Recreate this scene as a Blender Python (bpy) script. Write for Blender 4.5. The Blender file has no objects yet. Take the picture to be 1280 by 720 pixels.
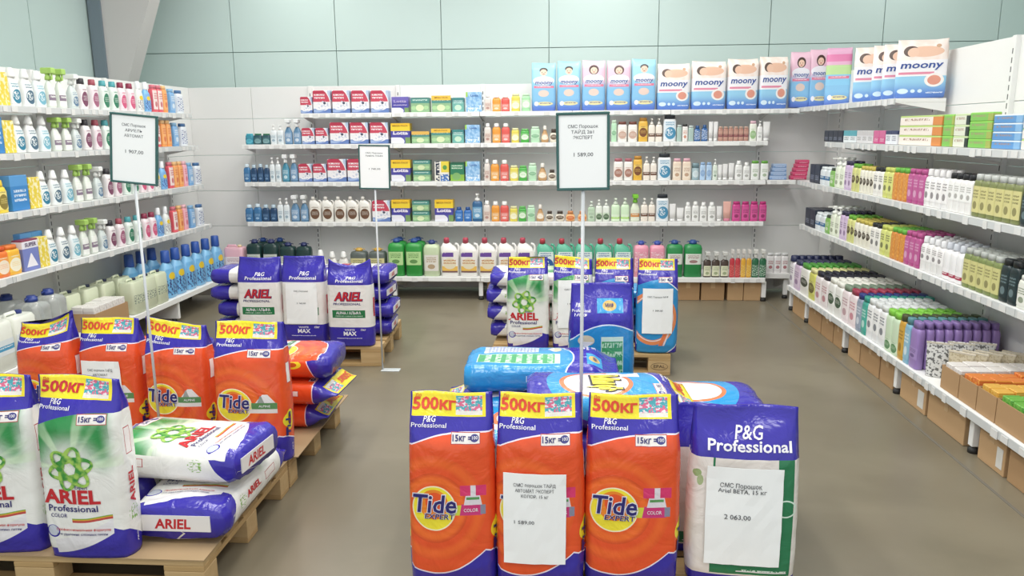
import bpy, math, random
from mathutils import Vector, Matrix, noise

# ------------------------------------------------------------------ camera
F_PX, CAM_H, HORIZON_Y, VP_DX, ROLL = 970.0, 1.6, 163.5, 65.0, 0.0085
S = bpy.context.scene
COL = S.collection
_th = math.atan((360 - HORIZON_Y) / F_PX)
_ps = math.atan(VP_DX / math.hypot(F_PX, 360 - HORIZON_Y))
FW = Vector((-math.sin(_ps) * math.cos(_th), math.cos(_ps) * math.cos(_th), -math.sin(_th)))
_r = Vector((math.cos(_ps), math.sin(_ps), 0)); _u = _r.cross(FW)
RT = _r * math.cos(ROLL) - _u * math.sin(ROLL)
UP = _u * math.cos(ROLL) + _r * math.sin(ROLL)
EYE = Vector((0, 0, CAM_H))
cam = bpy.data.cameras.new('camera'); cam.sensor_width = 36; cam.lens = F_PX / 1280 * 36
cam.clip_start = 0.05; cam.clip_end = 100
camo = bpy.data.objects.new('camera', cam); COL.objects.link(camo)
camo.matrix_world = Matrix(((RT.x, UP.x, -FW.x, 0), (RT.y, UP.y, -FW.y, 0), (RT.z, UP.z, -FW.z, CAM_H), (0, 0, 0, 1)))
S.camera = camo

# ------------------------------------------------------------------ world, lamps, exposure
w = bpy.data.worlds.new('hall_light'); S.world = w; w.use_nodes = True
bg = w.node_tree.nodes['Background']; bg.inputs[0].default_value = (0.93, 0.97, 1.0, 1); bg.inputs[1].default_value = 1.0
S.view_settings.view_transform = 'Standard'; S.view_settings.look = 'None'
S.view_settings.exposure = 0.0; S.view_settings.gamma = 1.0; S.view_settings.use_curve_mapping = False
def lamp(name, loc, sx, sy, power, colr):
    l = bpy.data.lights.new(name, 'AREA'); l.shape = 'RECTANGLE'; l.size = sx; l.size_y = sy; l.energy = power; l.color = colr
    o = bpy.data.objects.new(name, l); o.location = loc; COL.objects.link(o); return o
for ly, pw, xs_ in ((0.8, 34, (-2.0, -0.3, 1.4)), (3.2, 36, (-2.0, -0.6, 0.8)), (5.7, 42, (-2.0, -0.6, 0.8)), (7.7, 17, (-2.8, 0.4, 3.4))):  # rearmost row is added fill to brighten the green back wall
    for lx in xs_:
        lamp('ceiling_and_fill_lamp', (lx, ly, 3.9), 0.35, 1.6 if ly < 7 else 1.2, pw, (1.0, 0.985, 0.95))

# ------------------------------------------------------------------ pixel -> place on a real plane
def ray(x, y): return RT * ((x - 640) / F_PX) - UP * ((y - 360) / F_PX) + FW
def onY(x, y, Y): d = ray(x, y); return EYE + d * (Y / d.y)
def onX(x, y, X): d = ray(x, y); return EYE + d * (X / d.x)
def pj(X, Y, Z):
    v = Vector((X, Y, Z)) - EYE; q = v.dot(FW); return 640 + F_PX * v.dot(RT) / q, 360 - F_PX * v.dot(UP) / q
def solveY(px, X, Z):                       # depth along a side wall at which (X, ., Z) shows in column px
    lo, hi = 2.2, 30.0; inc = pj(X, hi, Z)[0] > pj(X, lo, Z)[0]
    for _ in range(40):
        m = (lo + hi) / 2
        if (pj(X, m, Z)[0] < px) == inc: lo = m
        else: hi = m
    return lo
def solveX(px, Y, Z):
    lo, hi = -9.0, 9.0
    for _ in range(40):
        m = (lo + hi) / 2
        if pj(m, Y, Z)[0] < px: lo = m
        else: hi = m
    return lo

# ------------------------------------------------------------------ materials
def lin(h):
    h = h.lstrip('#'); c = [int(h[i:i + 2], 16) / 255 for i in (0, 2, 4)]
    return tuple(x / 12.92 if x <= 0.04045 else ((x + 0.055) / 1.055) ** 2.4 for x in c) + (1,)
_m = {}
def mat(h, rough=0.45, metal=0, trans=0, alpha=1, name=None, spec=0.5):
    k = (h, rough, metal, trans, alpha)
    if k in _m: return _m[k]
    m = bpy.data.materials.new(name or 'paint_' + h.strip('#')); m.use_nodes = True
    b = m.node_tree.nodes['Principled BSDF']
    b.inputs['Base Color'].default_value = lin(h); b.inputs['Roughness'].default_value = rough
    b.inputs['Metallic'].default_value = metal; b.inputs['Transmission Weight'].default_value = trans
    b.inputs['Alpha'].default_value = alpha; b.inputs['Specular IOR Level'].default_value = spec
    _m[k] = m; return m
class Ex:
    def __init__(s, nt, k): s.nt, s.k = nt, k
    def o(s, op, *a, c=False):
        n = s.nt.nodes.new('ShaderNodeMath'); n.operation = op; n.use_clamp = c
        for i, x in enumerate(a):
            if isinstance(x, Ex): s.nt.links.new(x.k, n.inputs[i])
            else: n.inputs[i].default_value = x
        return Ex(s.nt, n.outputs[0])
    def __add__(s, b): return s.o('ADD', s, b)
    __radd__ = __add__
    def __sub__(s, b): return s.o('SUBTRACT', s, b)
    def __rsub__(s, b): return s.o('SUBTRACT', b, s)
    def __mul__(s, b): return s.o('MULTIPLY', s, b)
    __rmul__ = __mul__
    def __truediv__(s, b): return s.o('DIVIDE', s, b)
    def __gt__(s, b): return s.o('GREATER_THAN', s, b)
    def __lt__(s, b): return s.o('LESS_THAN', s, b)
    def f(s, op, *a): return s.o(op, s, *a)
    def fract(s): return s.o('FRACT', s)
class P:
    def __init__(s, nt, uv):
        s.nt = nt; n = nt.nodes.new('ShaderNodeTexCoord'); sep = nt.nodes.new('ShaderNodeSeparateXYZ')
        nt.links.new(n.outputs['UV' if uv else 'Generated'], sep.inputs[0])
        s.u = Ex(nt, sep.outputs[0])
        if uv: s.u = s.u.f('MINIMUM', 4.0 - s.u)      # left gusset carries the same print as the right one
        s.v = Ex(nt, sep.outputs[1 if uv else 2]); s.w = Ex(nt, sep.outputs[1])
    def mix(s, A, B, f):
        n = s.nt.nodes.new('ShaderNodeMix'); n.data_type = 'RGBA'
        if isinstance(f, Ex): s.nt.links.new(f.k, n.inputs[0])
        else: n.inputs[0].default_value = f
        for c, i in ((A, 6), (B, 7)):
            if isinstance(c, str): n.inputs[i].default_value = lin(c)
            else: s.nt.links.new(c, n.inputs[i])
        return n.outputs[2]
    def box(s, u0, u1, v0, v1): return (s.u > u0) * (s.u < u1) * (s.v > v0) * (s.v < v1)
    def rr(s, cu, cv, ru, rv): a = (s.u - cu) / ru; b = (s.v - cv) / rv; return a * a + b * b
    def ell(s, cu, cv, ru, rv): return s.rr(cu, cv, ru, rv) < 1.0
    def noise(s, su, sv, off=0.0, detail=2):
        c = s.nt.nodes.new('ShaderNodeCombineXYZ')
        for i, e in enumerate((s.u * su + off, s.v * sv)): s.nt.links.new(e.k, c.inputs[i])
        n = s.nt.nodes.new('ShaderNodeTexNoise'); n.inputs['Scale'].default_value = 1; n.inputs['Detail'].default_value = detail
        s.nt.links.new(c.outputs[0], n.inputs['Vector']); return Ex(s.nt, n.outputs[0])
    def smooth(s, x, a, b):
        n = s.nt.nodes.new('ShaderNodeMapRange'); n.interpolation_type = 'SMOOTHSTEP'
        s.nt.links.new(x.k, n.inputs[0]); n.inputs[1].default_value = a; n.inputs[2].default_value = b
        return Ex(s.nt, n.outputs[0])
    def text_lines(s, u0, u1, v0, v1, rows, seed=0.0):   # small print nobody can read
        row = ((s.v - v0) * (rows / (v1 - v0))).fract()
        return s.box(u0, u1, v0, v1) * (row > 0.45) * (s.noise(46, rows * 1.7 / (v1 - v0), seed, 1) > 0.47)
def printed(name, fn, uv=False, rough=0.4, film=False):
    if name in _m: return _m[name]
    m = bpy.data.materials.new(name); m.use_nodes = True; nt = m.node_tree; b = nt.nodes['Principled BSDF']
    p = P(nt, uv); c = fn(p)
    nt.links.new(c, b.inputs['Base Color']); b.inputs['Roughness'].default_value = rough
    if film:
        tc = nt.nodes.new('ShaderNodeTexCoord'); n = nt.nodes.new('ShaderNodeTexNoise'); n.inputs['Scale'].default_value = 8; n.inputs['Detail'].default_value = 3
        n.inputs['Distortion'].default_value = 2.2
        nt.links.new(tc.outputs['Object'], n.inputs['Vector'])
        bm = nt.nodes.new('ShaderNodeBump'); bm.inputs['Strength'].default_value = 0.3; bm.inputs['Distance'].default_value = 0.02
        nt.links.new(n.outputs[0], bm.inputs['Height']); nt.links.new(bm.outputs[0], b.inputs['Normal'])
    _m[name] = m; return m

# ------------------------------------------------------------------ meshes
class MB:
    def __init__(s): s.v, s.f, s.sm = [], [], []
    def add(s, v, f, smooth=False):
        o = len(s.v); s.v += [tuple(x) for x in v]; s.f += [tuple(i + o for i in q) for q in f]; s.sm += [smooth] * len(f); return s
    def box(s, x0, x1, y0, y1, z0, z1, c=0.0):
        if c <= 0:
            v = [(x, y, z) for z in (z0, z1) for y in (y0, y1) for x in (x0, x1)]
            return s.add(v, [(0, 2, 3, 1), (4, 5, 7, 6), (0, 1, 5, 4), (2, 6, 7, 3), (0, 4, 6, 2), (1, 3, 7, 5)])
        rings = []
        for z, i in ((z0, c), (z0 + c, 0), (z1 - c, 0), (z1, c)):
            a0, a1, b0, b1 = x0 + i, x1 - i, y0 + i, y1 - i; k = c * 0.7
            rings.append([(a0 + k, b0, z), (a1 - k, b0, z), (a1, b0 + k, z), (a1, b1 - k, z), (a1 - k, b1, z), (a0 + k, b1, z), (a0, b1 - k, z), (a0, b0 + k, z)])
        return s.rings(rings, False)
    def rings(s, rings, smooth=True, cap=True):
        n = len(rings[0]); v = [p for r in rings for p in r]; f = []
        for i in range(len(rings) - 1):
            for j in range(n):
                k = (j + 1) % n; f.append((i * n + j, i * n + k, (i + 1) * n + k, (i + 1) * n + j))
        o = len(s.f); s.add(v, f, smooth)
        if cap:
            b = len(s.v) - len(v); s.f += [tuple(b + j for j in reversed(range(n))), tuple(b + (len(rings) - 1) * n + j for j in range(n))]; s.sm += [False, False]
        return s
    def loft(s, prof, n=14, cx=0, cy=0):               # prof: (z, half width, half depth, squareness)
        R = []
        for z, a, b, e in prof:
            R.append([(cx + a * sgp(math.cos(t), 2 / e), cy + b * sgp(math.sin(t), 2 / e), z) for t in (2 * math.pi * (j + 0.5) / n for j in range(n))])
        return s.rings(R)
    def tube(s, pts, r, n=8, cap=True):
        R = []; pts = [Vector(p) for p in pts]
        for i, p in enumerate(pts):
            d = (pts[min(i + 1, len(pts) - 1)] - pts[max(i - 1, 0)]).normalized()
            a = d.orthogonal().normalized() if i == 0 else (a - d * a.dot(d)).normalized()
            b = d.cross(a); rr = r[i] if isinstance(r, (list, tuple)) else r
            R.append([p + (a * math.cos(2 * math.pi * j / n) + b * math.sin(2 * math.pi * j / n)) * rr for j in range(n)])
        return s.rings(R, True, cap)
    def mesh(s, name, m=None):
        me = bpy.data.meshes.new(name); me.from_pydata(s.v, [], s.f)
        me.polygons.foreach_set('use_smooth', s.sm); me.update()
        if m: me.materials.append(m)
        return me
def sgp(c, e): return math.copysign(abs(c) ** e, c)
def link(name, me, parent=None, loc=None, rot=None):
    o = bpy.data.objects.new(name, me); COL.objects.link(o)
    if parent: o.parent = parent
    if loc: o.location = loc
    if rot: o.rotation_euler = rot
    return o
def thing(name, label, cat, loc=(0, 0, 0), rz=0, group=None, me=None, rx=0):
    o = link(name, me, None, loc, (rx, 0, rz)); o['label'] = label; o['category'] = cat
    if group: o['group'] = group
    return o
def struct(name, me):
    o = link(name, me); o['kind'] = 'structure'; return o
def piece(par, name, x0, x1, y0, y1, z0, z1, m, c=0.0):
    me = MB().box(x0, x1, y0, y1, z0, z1, c).mesh(name, m); return link(name, me, par)

_txt = {}
def text_geo(s, bold=0.0, shear=0.0):               # unit: cap height about 0.73; centred on x, baseline 0
    k = (s, bold, shear)
    if k in _txt: return _txt[k]
    cu = bpy.data.curves.new('letters', 'FONT'); cu.body = s; cu.resolution_u = 2; cu.offset = bold; cu.shear = shear; cu.align_x = 'CENTER'
    ob = bpy.data.objects.new('letters', cu); COL.objects.link(ob)
    me = bpy.data.meshes.new_from_object(ob)
    r = ([v.co.to_2d() for v in me.vertices], [tuple(p.vertices) for p in me.polygons])
    bpy.data.objects.remove(ob); bpy.data.meshes.remove(me); bpy.data.curves.remove(cu)
    _txt[k] = r; return r
def flat_text(mb, s, cx, z, h, y, bold=0.0, shear=0.0, width=None):   # lettering on a face that looks along -Y
    V, Fc = text_geo(s, bold, shear); k = h / 0.73; kx = k
    if width:
        ws = max(a.x for a in V) - min(a.x for a in V); kx = width / ws
    mb.add([(cx + a.x * kx, y, z + a.y * k) for a in V], Fc)
def lettering(mb, m, parent, name='lettering'):
    o = link(name, mb.mesh(name, m), parent); o['kind'] = 'stuff'; return o

# ------------------------------------------------------------------ the hall
def floor_c(p):
    p.v = p.w                                          # the slab is flat: use its length, not its thickness
    c = p.mix('#736b5a', '#817967', p.smooth(p.noise(7, 9, 0, 6), 0.35, 0.65))
    c = p.mix(c, '#6d6656', p.smooth(p.noise(26, 32, 4, 8), 0.5, 0.72) * 0.5)
    return p.mix(c, '#8a826f', p.smooth(p.noise(3, 40, 9, 4), 0.6, 0.8) * 0.35)
fl = struct('floor', MB().box(-4.6, 5.0, -1.0, 8.6, -0.2, 0).mesh('floor', printed('polished_concrete', floor_c, rough=0.33)))
crack = link('expansion_joint', MB().box(1.925, 1.94, 2.2, 7.3, 0.0, 0.0015).mesh('expansion_joint', mat('#6f6a60', 0.8)), fl)
GREEN = mat('#cfe1dd', 0.5, name='pale_green_panel'); GREEND = mat('#b3c8c3', 0.6, name='panel_joint')
wb = struct('wall_back', MB().box(-4.9, 5.2, 8.64, 8.8, 0, 4.2).mesh('wall_back', GREEND))
x = -4.75
while x < 5.1:
    for z0, z1 in ((0, 2.46), (2.466, 4.19)): piece(wb, 'wall_panel', x + 0.004, min(x + 1.146, 5.15), 8.61, 8.64, z0 + 0.002, z1, GREEN)
    x += 1.15
wl = struct('wall_left', MB().box(-4.95, -4.8, -1, 8.6, 0, 4.2).mesh('wall_left', GREEND))
y = 0.1
while y < 8.5:
    piece(wl, 'wall_panel', -4.8, -4.77, y + 0.004, min(y + 1.146, 8.58), 0.002, 4.19, GREEN); y += 1.15
wr = struct('wall_right', MB().box(5.0, 5.15, -1, 8.6, 0, 4.2).mesh('wall_right', GREEN))
struct('ceiling', MB().box(-4.95, 5.2, -1, 8.8, 4.2, 4.3).mesh('ceiling', mat('#e4e6e4', 0.8)))
colm = thing('steel_column', 'tapered steel column, shade-grey flange and pale web, standing in the left corner', 'column', (-4.62, 8.0, 0))
fl_ = MB().box(-0.13, 0.0, -0.12, 0.12, 0, 4.19).mesh('flange', mat('#7e8a94', 0.5)); link('flange', fl_, colm)  # darker grey paints in the shading on this side of the column
web = MB(); zs = [(0, 0.03), (2.0, 0.15), (2.9, 0.50), (4.19, 0.95)]
web.rings([[(0, -0.1, z), (a, -0.1, z), (a, 0.1, z), (0, 0.1, z)] for z, a in zs], False)
link('web', web.mesh('web', mat('#d6d0ce', 0.55)), colm)

# ------------------------------------------------------------------ shelving
WHITE = mat('#f0f0ee', 0.42, name='white_enamel'); WHITE2 = mat('#e8e8e6', 0.45, name='white_enamel_panel'); BLACK = mat('#2a2a2a', 0.6)
TAG = mat('#dededc', 0.5); SLOT = mat('#55575a', 0.6)
Z_T, Z_2, Z_3, Z_4, Z_B = 1.78, 1.49, 1.13, 0.74, 0.23
YW, XL, XR = 7.8, -3.75, 2.54        # faces of the rack back panels
YF, XLF, XRF = 7.45, -3.40, 2.18     # front lips of the upper shelves
YB, XLB, XRB = 7.27, -3.27, 2.01     # front lips of the base shelves
TOP = 2.05
def tags_mesh(L, step, rnd, w=0.055):
    mb = MB(); x = 0.03
    while x < L - w:
        if rnd.random() < 0.8: mb.box(x, x + w * rnd.choice((0.7, 1, 1)), -0.0045, -0.001, 0.004 - rnd.choice((0, 0, 0.008)), 0.036)
        x += step * rnd.uniform(0.7, 1.3)
    return mb.mesh('price_tags', TAG)
SHADE_RAIL = mat('#cdd0d0', 0.5, name='shade_grey_price_rail')  # side rails only: the grey stands in for weaker light on these lips
def board(par, x0, x1, depth, z, rnd, mats=WHITE, rail=None):  # local frame: runs along x, front at y=0, back at y=depth
    sh = link('shelf', MB().box(x0 + 0.002, x1 - 0.002, 0.006, depth, z - 0.03, z - 0.002, 0.003).mesh('shelf', mats), par)
    ra = link('price_rail', MB().box(0, x1 - x0 - 0.004, 0, 0.007, 0, 0.042, 0.002).mesh('price_rail', rail or WHITE), sh, (x0 + 0.002, -0.001, z - 0.043))
    t = link('price_tags', tags_mesh(x1 - x0, 0.095, rnd), sh, (x0, -0.001, z - 0.043)); t['kind'] = 'stuff'
    for e in (x0 + 0.004, x1 - 0.012):
        b = MB(); b.add([(e, 0.01, z - 0.03), (e, depth, z - 0.03), (e, depth, z - 0.09), (e + 0.008, 0.01, z - 0.03), (e + 0.008, depth, z - 0.03), (e + 0.008, depth, z - 0.09)],
              [(0, 2, 1), (3, 4, 5), (0, 1, 4, 3), (1, 2, 5, 4), (0, 3, 5, 2)]); link('bracket', b.mesh('bracket', WHITE), sh)
    return sh
def upright(par, x, depth, top=TOP):
    u = link('upright', MB().box(x - 0.02, x + 0.02, depth - 0.028, depth + 0.03, 0.02, top, 0.004).mesh('upright', WHITE2), par)
    sl = MB(); z = 0.3
    while z < top - 0.05:
        sl.box(x - 0.004, x + 0.004, depth - 0.0288, depth - 0.0275, z, z + 0.03); z += 0.05
    s_ = link('slots', sl.mesh('slots', SLOT), u); s_['kind'] = 'stuff'
    return u
def panels(par, x0, x1, depth, z0=0.25, top=TOP, heights=(0.02, 0.30, 0.66, 1.02, 1.38, 1.74, TOP)):
    for a, b in zip(heights, heights[1:]):
        link('back_panel', MB().box(x0 + 0.002, x1 - 0.002, depth, depth + 0.02, a + 0.002, b - 0.002, 0.002).mesh('back_panel', WHITE2), par)
def foot(par, x, front, depth):
    lg = link('leg', MB().box(x - 0.02, x + 0.02, front + 0.03, front + 0.065, 0.035, 0.19, 0.004).mesh('leg', WHITE), par)
    link('foot', MB().loft([(0, 0.026, 0.026, 2), (0.02, 0.026, 0.026, 2), (0.036, 0.012, 0.012, 2)], 10, x, front + 0.05).mesh('foot', BLACK), lg)
    b = MB(); b.add([(x - 0.012, front + 0.06, 0.187), (x - 0.012, depth, 0.187), (x - 0.012, depth, 0.04), (x - 0.012, front + 0.06, 0.15),
                     (x + 0.012, front + 0.06, 0.187), (x + 0.012, depth, 0.187), (x + 0.012, depth, 0.04), (x + 0.012, front + 0.06, 0.15)],
                    [(3, 2, 1, 0), (4, 5, 6, 7), (0, 1, 5, 4), (1, 2, 6, 5), (2, 3, 7, 6), (3, 0, 4, 7)])
    link('base_bracket', b.mesh('base_bracket', WHITE), par)
def plate_foot(par, x, front, depth):
    b = MB().box(x - 0.015, x + 0.015, front + 0.02, depth, 0.035, 0.187, 0.003); link('base_bracket', b.mesh('base_bracket', WHITE), par)
    for y_ in (front + 0.07, depth - 0.07): link('foot', MB().loft([(0, 0.02, 0.02, 2), (0.035, 0.02, 0.02, 2)], 10, x, y_).mesh('foot', BLACK), par)
R0 = random.Random(3)
# back unit: local x = world X, front of the upper shelves at y=0
D_UP = YW - YF
back = thing('shelving_unit', 'long white metal shelving unit standing along the back wall', 'shelving', (0, YF, 0), 0, 'white shop shelving')
UX = [-3.11, -2.50, -1.62, -0.78, 0.09, 1.0, 1.90]
for u in UX[1:]: upright(back, u, D_UP)
for a, b in zip([-3.77, -3.11] + UX[1:] , [-3.11, -2.50] + UX[2:] + [2.56]): panels(back, a, b, D_UP)
for z in (Z_T, Z_2, Z_3, Z_4):
    xs = [-3.10] + UX[1:] if z != Z_T else UX[1:] + [2.17]
    for a, b in zip(xs, xs[1:]): board(back, a, b, D_UP - 0.03, z, R0)
xs = [-3.26] + UX[1:]
for a, b in zip(xs, xs[1:]):
    sh = link('shelf', MB().box(a + 0.002, b - 0.002, YB - YF + 0.006, D_UP - 0.03, Z_B - 0.04, Z_B - 0.002, 0.003).mesh('shelf', WHITE), back)
    link('price_rail', MB().box(a + 0.002, b - 0.002, YB - YF - 0.001, YB - YF + 0.006, Z_B - 0.045, Z_B - 0.001, 0.002).mesh('price_rail', WHITE), sh)
    t = link('price_tags', tags_mesh(b - a, 0.12, R0), sh, (a, YB - YF - 0.001, Z_B - 0.044)); t['kind'] = 'stuff'
for u in UX[1:]: foot(back, u, YB - YF, D_UP)
# left unit: local x runs towards the viewer; front looks along +X
L0 = 7.32
left = thing('shelving_unit', 'white metal shelving unit of detergents standing along the left side', 'shelving', (XLF, L0, 0), math.pi / 2, 'white shop shelving')
left.rotation_euler = (0, 0, math.pi / 2)            # local x -> world +Y, local -y -> world +X
D_L = XLF - XL
LX = [-4.6, -3.7, -2.8, -1.9, -1.0, -0.1]
for a, b in zip(LX, LX[1:]): panels(left, a, b, D_L)
panels(left, -0.1, 0.478, D_L)
for u in LX: upright(left, u, D_L)
for z, e in ((Z_T, -0.22), (Z_2, -0.16), (Z_3, -0.1), (Z_4, 0.0)):
    xs = LX[:-1] + [e]
    for a, b in zip(xs, xs[1:]): board(left, a, b, D_L - 0.03, z, R0, rail=SHADE_RAIL)
xs = LX[:-1] + [0.0]
for a, b in zip(xs, xs[1:]):
    sh = link('shelf', MB().box(a + 0.002, b - 0.002, XLF - XLB + 0.006, D_L - 0.03, Z_B - 0.04, Z_B - 0.002, 0.003).mesh('shelf', WHITE), left)
    link('price_rail', MB().box(a + 0.002, b - 0.002, XLF - XLB - 0.001, XLF - XLB + 0.006, Z_B - 0.045, Z_B - 0.001, 0.002).mesh('price_rail', WHITE), sh)
for u in LX[:-1] + [-0.02]: plate_foot(left, u, XLF - XLB, D_L)
# right unit: front looks along -X; local x runs towards the viewer
right = thing('shelving_unit', 'white metal shelving unit of shampoos standing along the right side', 'shelving', (XRF, 7.42, 0), -math.pi / 2, 'white shop shelving')
D_R = XR - XRF
RXs = [0.03, 0.93, 1.83, 2.73, 3.63, 4.53]
panels(right, -0.375, 0.03, D_R, heights=(0.02, 0.30, 0.66, 1.02, 1.38, 1.74, 2.1))
for a, b in zip(RXs, RXs[1:]): panels(right, a, b, D_R, heights=(0.02, 0.30, 0.66, 1.02, 1.38, 1.74, 2.1))
for u in RXs: upright(right, u, D_R, 2.1)
for z, s0 in ((Z_2, 0.69), (Z_3, 0.0), (Z_4, 0.14)):
    xs = [s0] + [r for r in RXs if r > s0 + 0.2]
    for a, b in zip(xs, xs[1:]): board(right, a, b, D_R - 0.03, z, R0, rail=SHADE_RAIL)
for a, b in ((-0.33, 0.93), (0.93, 2.02)): board(right, a, b, D_R - 0.03, Z_T + 0.01, R0, rail=SHADE_RAIL)
xs = [0.45] + RXs[1:]
for a, b in zip(xs, xs[1:]):
    sh = link('shelf', MB().box(a + 0.002, b - 0.002, XRB - XRF + 0.006, D_R - 0.03, Z_B - 0.04, Z_B - 0.002, 0.003).mesh('shelf', WHITE), right)
    link('price_rail', MB().box(a + 0.002, b - 0.002, XRB - XRF - 0.001, XRB - XRF + 0.006, Z_B - 0.045, Z_B - 0.001, 0.002).mesh('price_rail', SHADE_RAIL), sh)
    t = link('price_tags', tags_mesh(b - a, 0.1, R0), sh, (a, XRB - XRF - 0.001, Z_B - 0.044)); t['kind'] = 'stuff'
for u in [0.47] + RXs[1:]: foot(right, u, XRB - XRF, D_R)
# corner pieces between back and right unit
corner = thing('corner_shelving', 'small white corner shelves joining the back and right shelving', 'shelving', (1.9, YF, 0))
board(corner, 0.012, 0.275, D_UP - 0.03, Z_3, R0)
sh = link('shelf', MB().box(0.012, 0.26, -0.05, D_UP - 0.03, Z_B - 0.03, Z_B + 0.02, 0.003).mesh('shelf', WHITE), corner)
foot(corner, 0.235, -0.05, D_UP)

# ------------------------------------------------------------------ product kinds (front looks along -Y, base at z=0)
_parts = {}
def lab_mat(style, bgc, fg):
    def fn(p):
        if style == 'plain': return p.mix(bgc, bgc, 0.0)
        if style == 'oval':
            c = p.mix(bgc, fg, p.ell(0.5, 0.42, 0.44, 0.42)); c = p.mix(c, bgc, p.text_lines(0.2, 0.8, 0.3, 0.6, 3) * .7)
            return p.mix(c, fg, p.text_lines(0.2, 0.8, 0.86, 0.98, 1))
        if style == 'drop':
            c = p.mix(bgc, fg, p.ell(0.55, 0.34, 0.44, 0.33)); c = p.mix(c, bgc, (p.rr(0.45, 0.38, 0.3, 0.2) < 1.0) * (p.noise(9, 9) > 0.5))
            return p.mix(c, fg, p.text_lines(0.15, 0.85, 0.72, 0.95, 2))
        if style == 'band':
            c = p.mix(bgc, fg, (p.v > 0.3) * (p.v < 0.62)); return p.mix(c, bgc, p.text_lines(0.12, 0.88, 0.38, 0.56, 1))
        if style == 'flower':
            c = p.mix(bgc, '#e8c832', p.ell(0.45, 0.72, 0.3, 0.14)); return p.mix(c, fg, p.smooth(p.noise(7, 7), 0.48, 0.56) * (p.v < 0.6))
        if style == 'laundry':
            c = p.mix(bgc, '#ecc060', p.v < .3); c = p.mix(c, '#e9dfc4', p.ell(.5, .42, .42, .26)); c = p.mix(c, fg, p.text_lines(.1, .9, .36, .6, 2)); c = p.mix(c, '#6a4a9a', (p.v > .74) * (p.v < .74 + p.u * .0 + .2) * (p.u < .75)); return p.mix(c, '#7a5a5a', p.v < .08)
        if style == 'hearts':
            return p.mix(bgc, fg, p.smooth(p.noise(8, 11, 3), 0.52, 0.56))
        c = p.mix(bgc, fg, p.text_lines(0.14, 0.86, 0.5, 0.85, 3)); c = p.mix(c, fg, p.ell(0.5, 0.27, 0.26, 0.15) * 0.8)
        return c
    return printed('label_%s_%s_%s' % (style, bgc.strip('#'), fg.strip('#')), fn, rough=0.4)
PROF = {   # (relative height, relative half width, squareness) of the body; last z = where the cap starts
    'conical': [(0, .94, 3.4), (.02, 1, 3.4), (.46, 1, 3.2), (.62, .84, 2.8), (.74, .56, 2.2), (.78, .46, 2)],
    'shoulder': [(0, .95, 3.5), (.02, 1, 3.5), (.66, 1, 3.5), (.77, .86, 2.8), (.82, .52, 2), (.84, .46, 2)],
    'flat': [(0, .96, 4.5), (.02, 1, 4.5), (.76, 1, 4.5), (.84, .92, 4), (.86, .8, 3.5)],
    'drop': [(0, .75, 2.2), (.03, .95, 2.2), (.22, 1, 2.2), (.5, .72, 2.2), (.7, .4, 2), (.78, .34, 2)],
    'tub': [(0, .9, 2.4), (.03, 1, 2.4), (.68, 1, 2.4), (.74, .9, 2.4)],
    'round': [(0, .75, 2.2), (.06, .92, 2.2), (.35, 1.05, 2.2), (.6, .9, 2.2), (.72, .6, 2.2)],
    'pump': [(0, .95, 4), (.02, 1, 4), (.62, 1, 4), (.70, .86, 3), (.74, .46, 2), (.76, .44, 2)],
    'trigger': [(0, .92, 3), (.02, 1, 3), (.46, 1, 3), (.62, .62, 2.4), (.68, .36, 2), (.72, .36, 2)],
    'spraybox': [(0, .94, 4), (.02, 1, 4), (.6, 1, 4), (.66, .8, 3), (.69, .42, 2), (.72, .42, 2)],
    'tube': [(.14, .86, 2.6), (.5, .95, 3), (.97, 1, 6), (1, 1, 6)],
    'softener': [(0, .9, 3), (.02, 1, 3), (.4, 1, 3), (.62, .86, 2.6), (.74, .5, 2.2), (.77, .42, 2)],
    'canister': [(0, .95, 5), (.015, 1, 5), (.78, 1, 5), (.86, .88, 4), (.895, .4, 2.2), (.91, .36, 2)],
    'jug': [(0, .95, 5), (.015, 1, 5), (.62, 1, 5), (.76, .86, 4), (.86, .42, 2.4), (.88, .28, 2)],
    'jerrycan': [(0, .95, 6), (.02, 1, 6), (.86, 1, 6), (.92, .92, 5), (.93, .9, 5)],
}
def dmul(shape, z):           # extra depth taper (tubes go flat at the top)
    if shape == 'tube': return 1 - 0.85 * max(0, (z - .14) / .86)
    return 1
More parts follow.
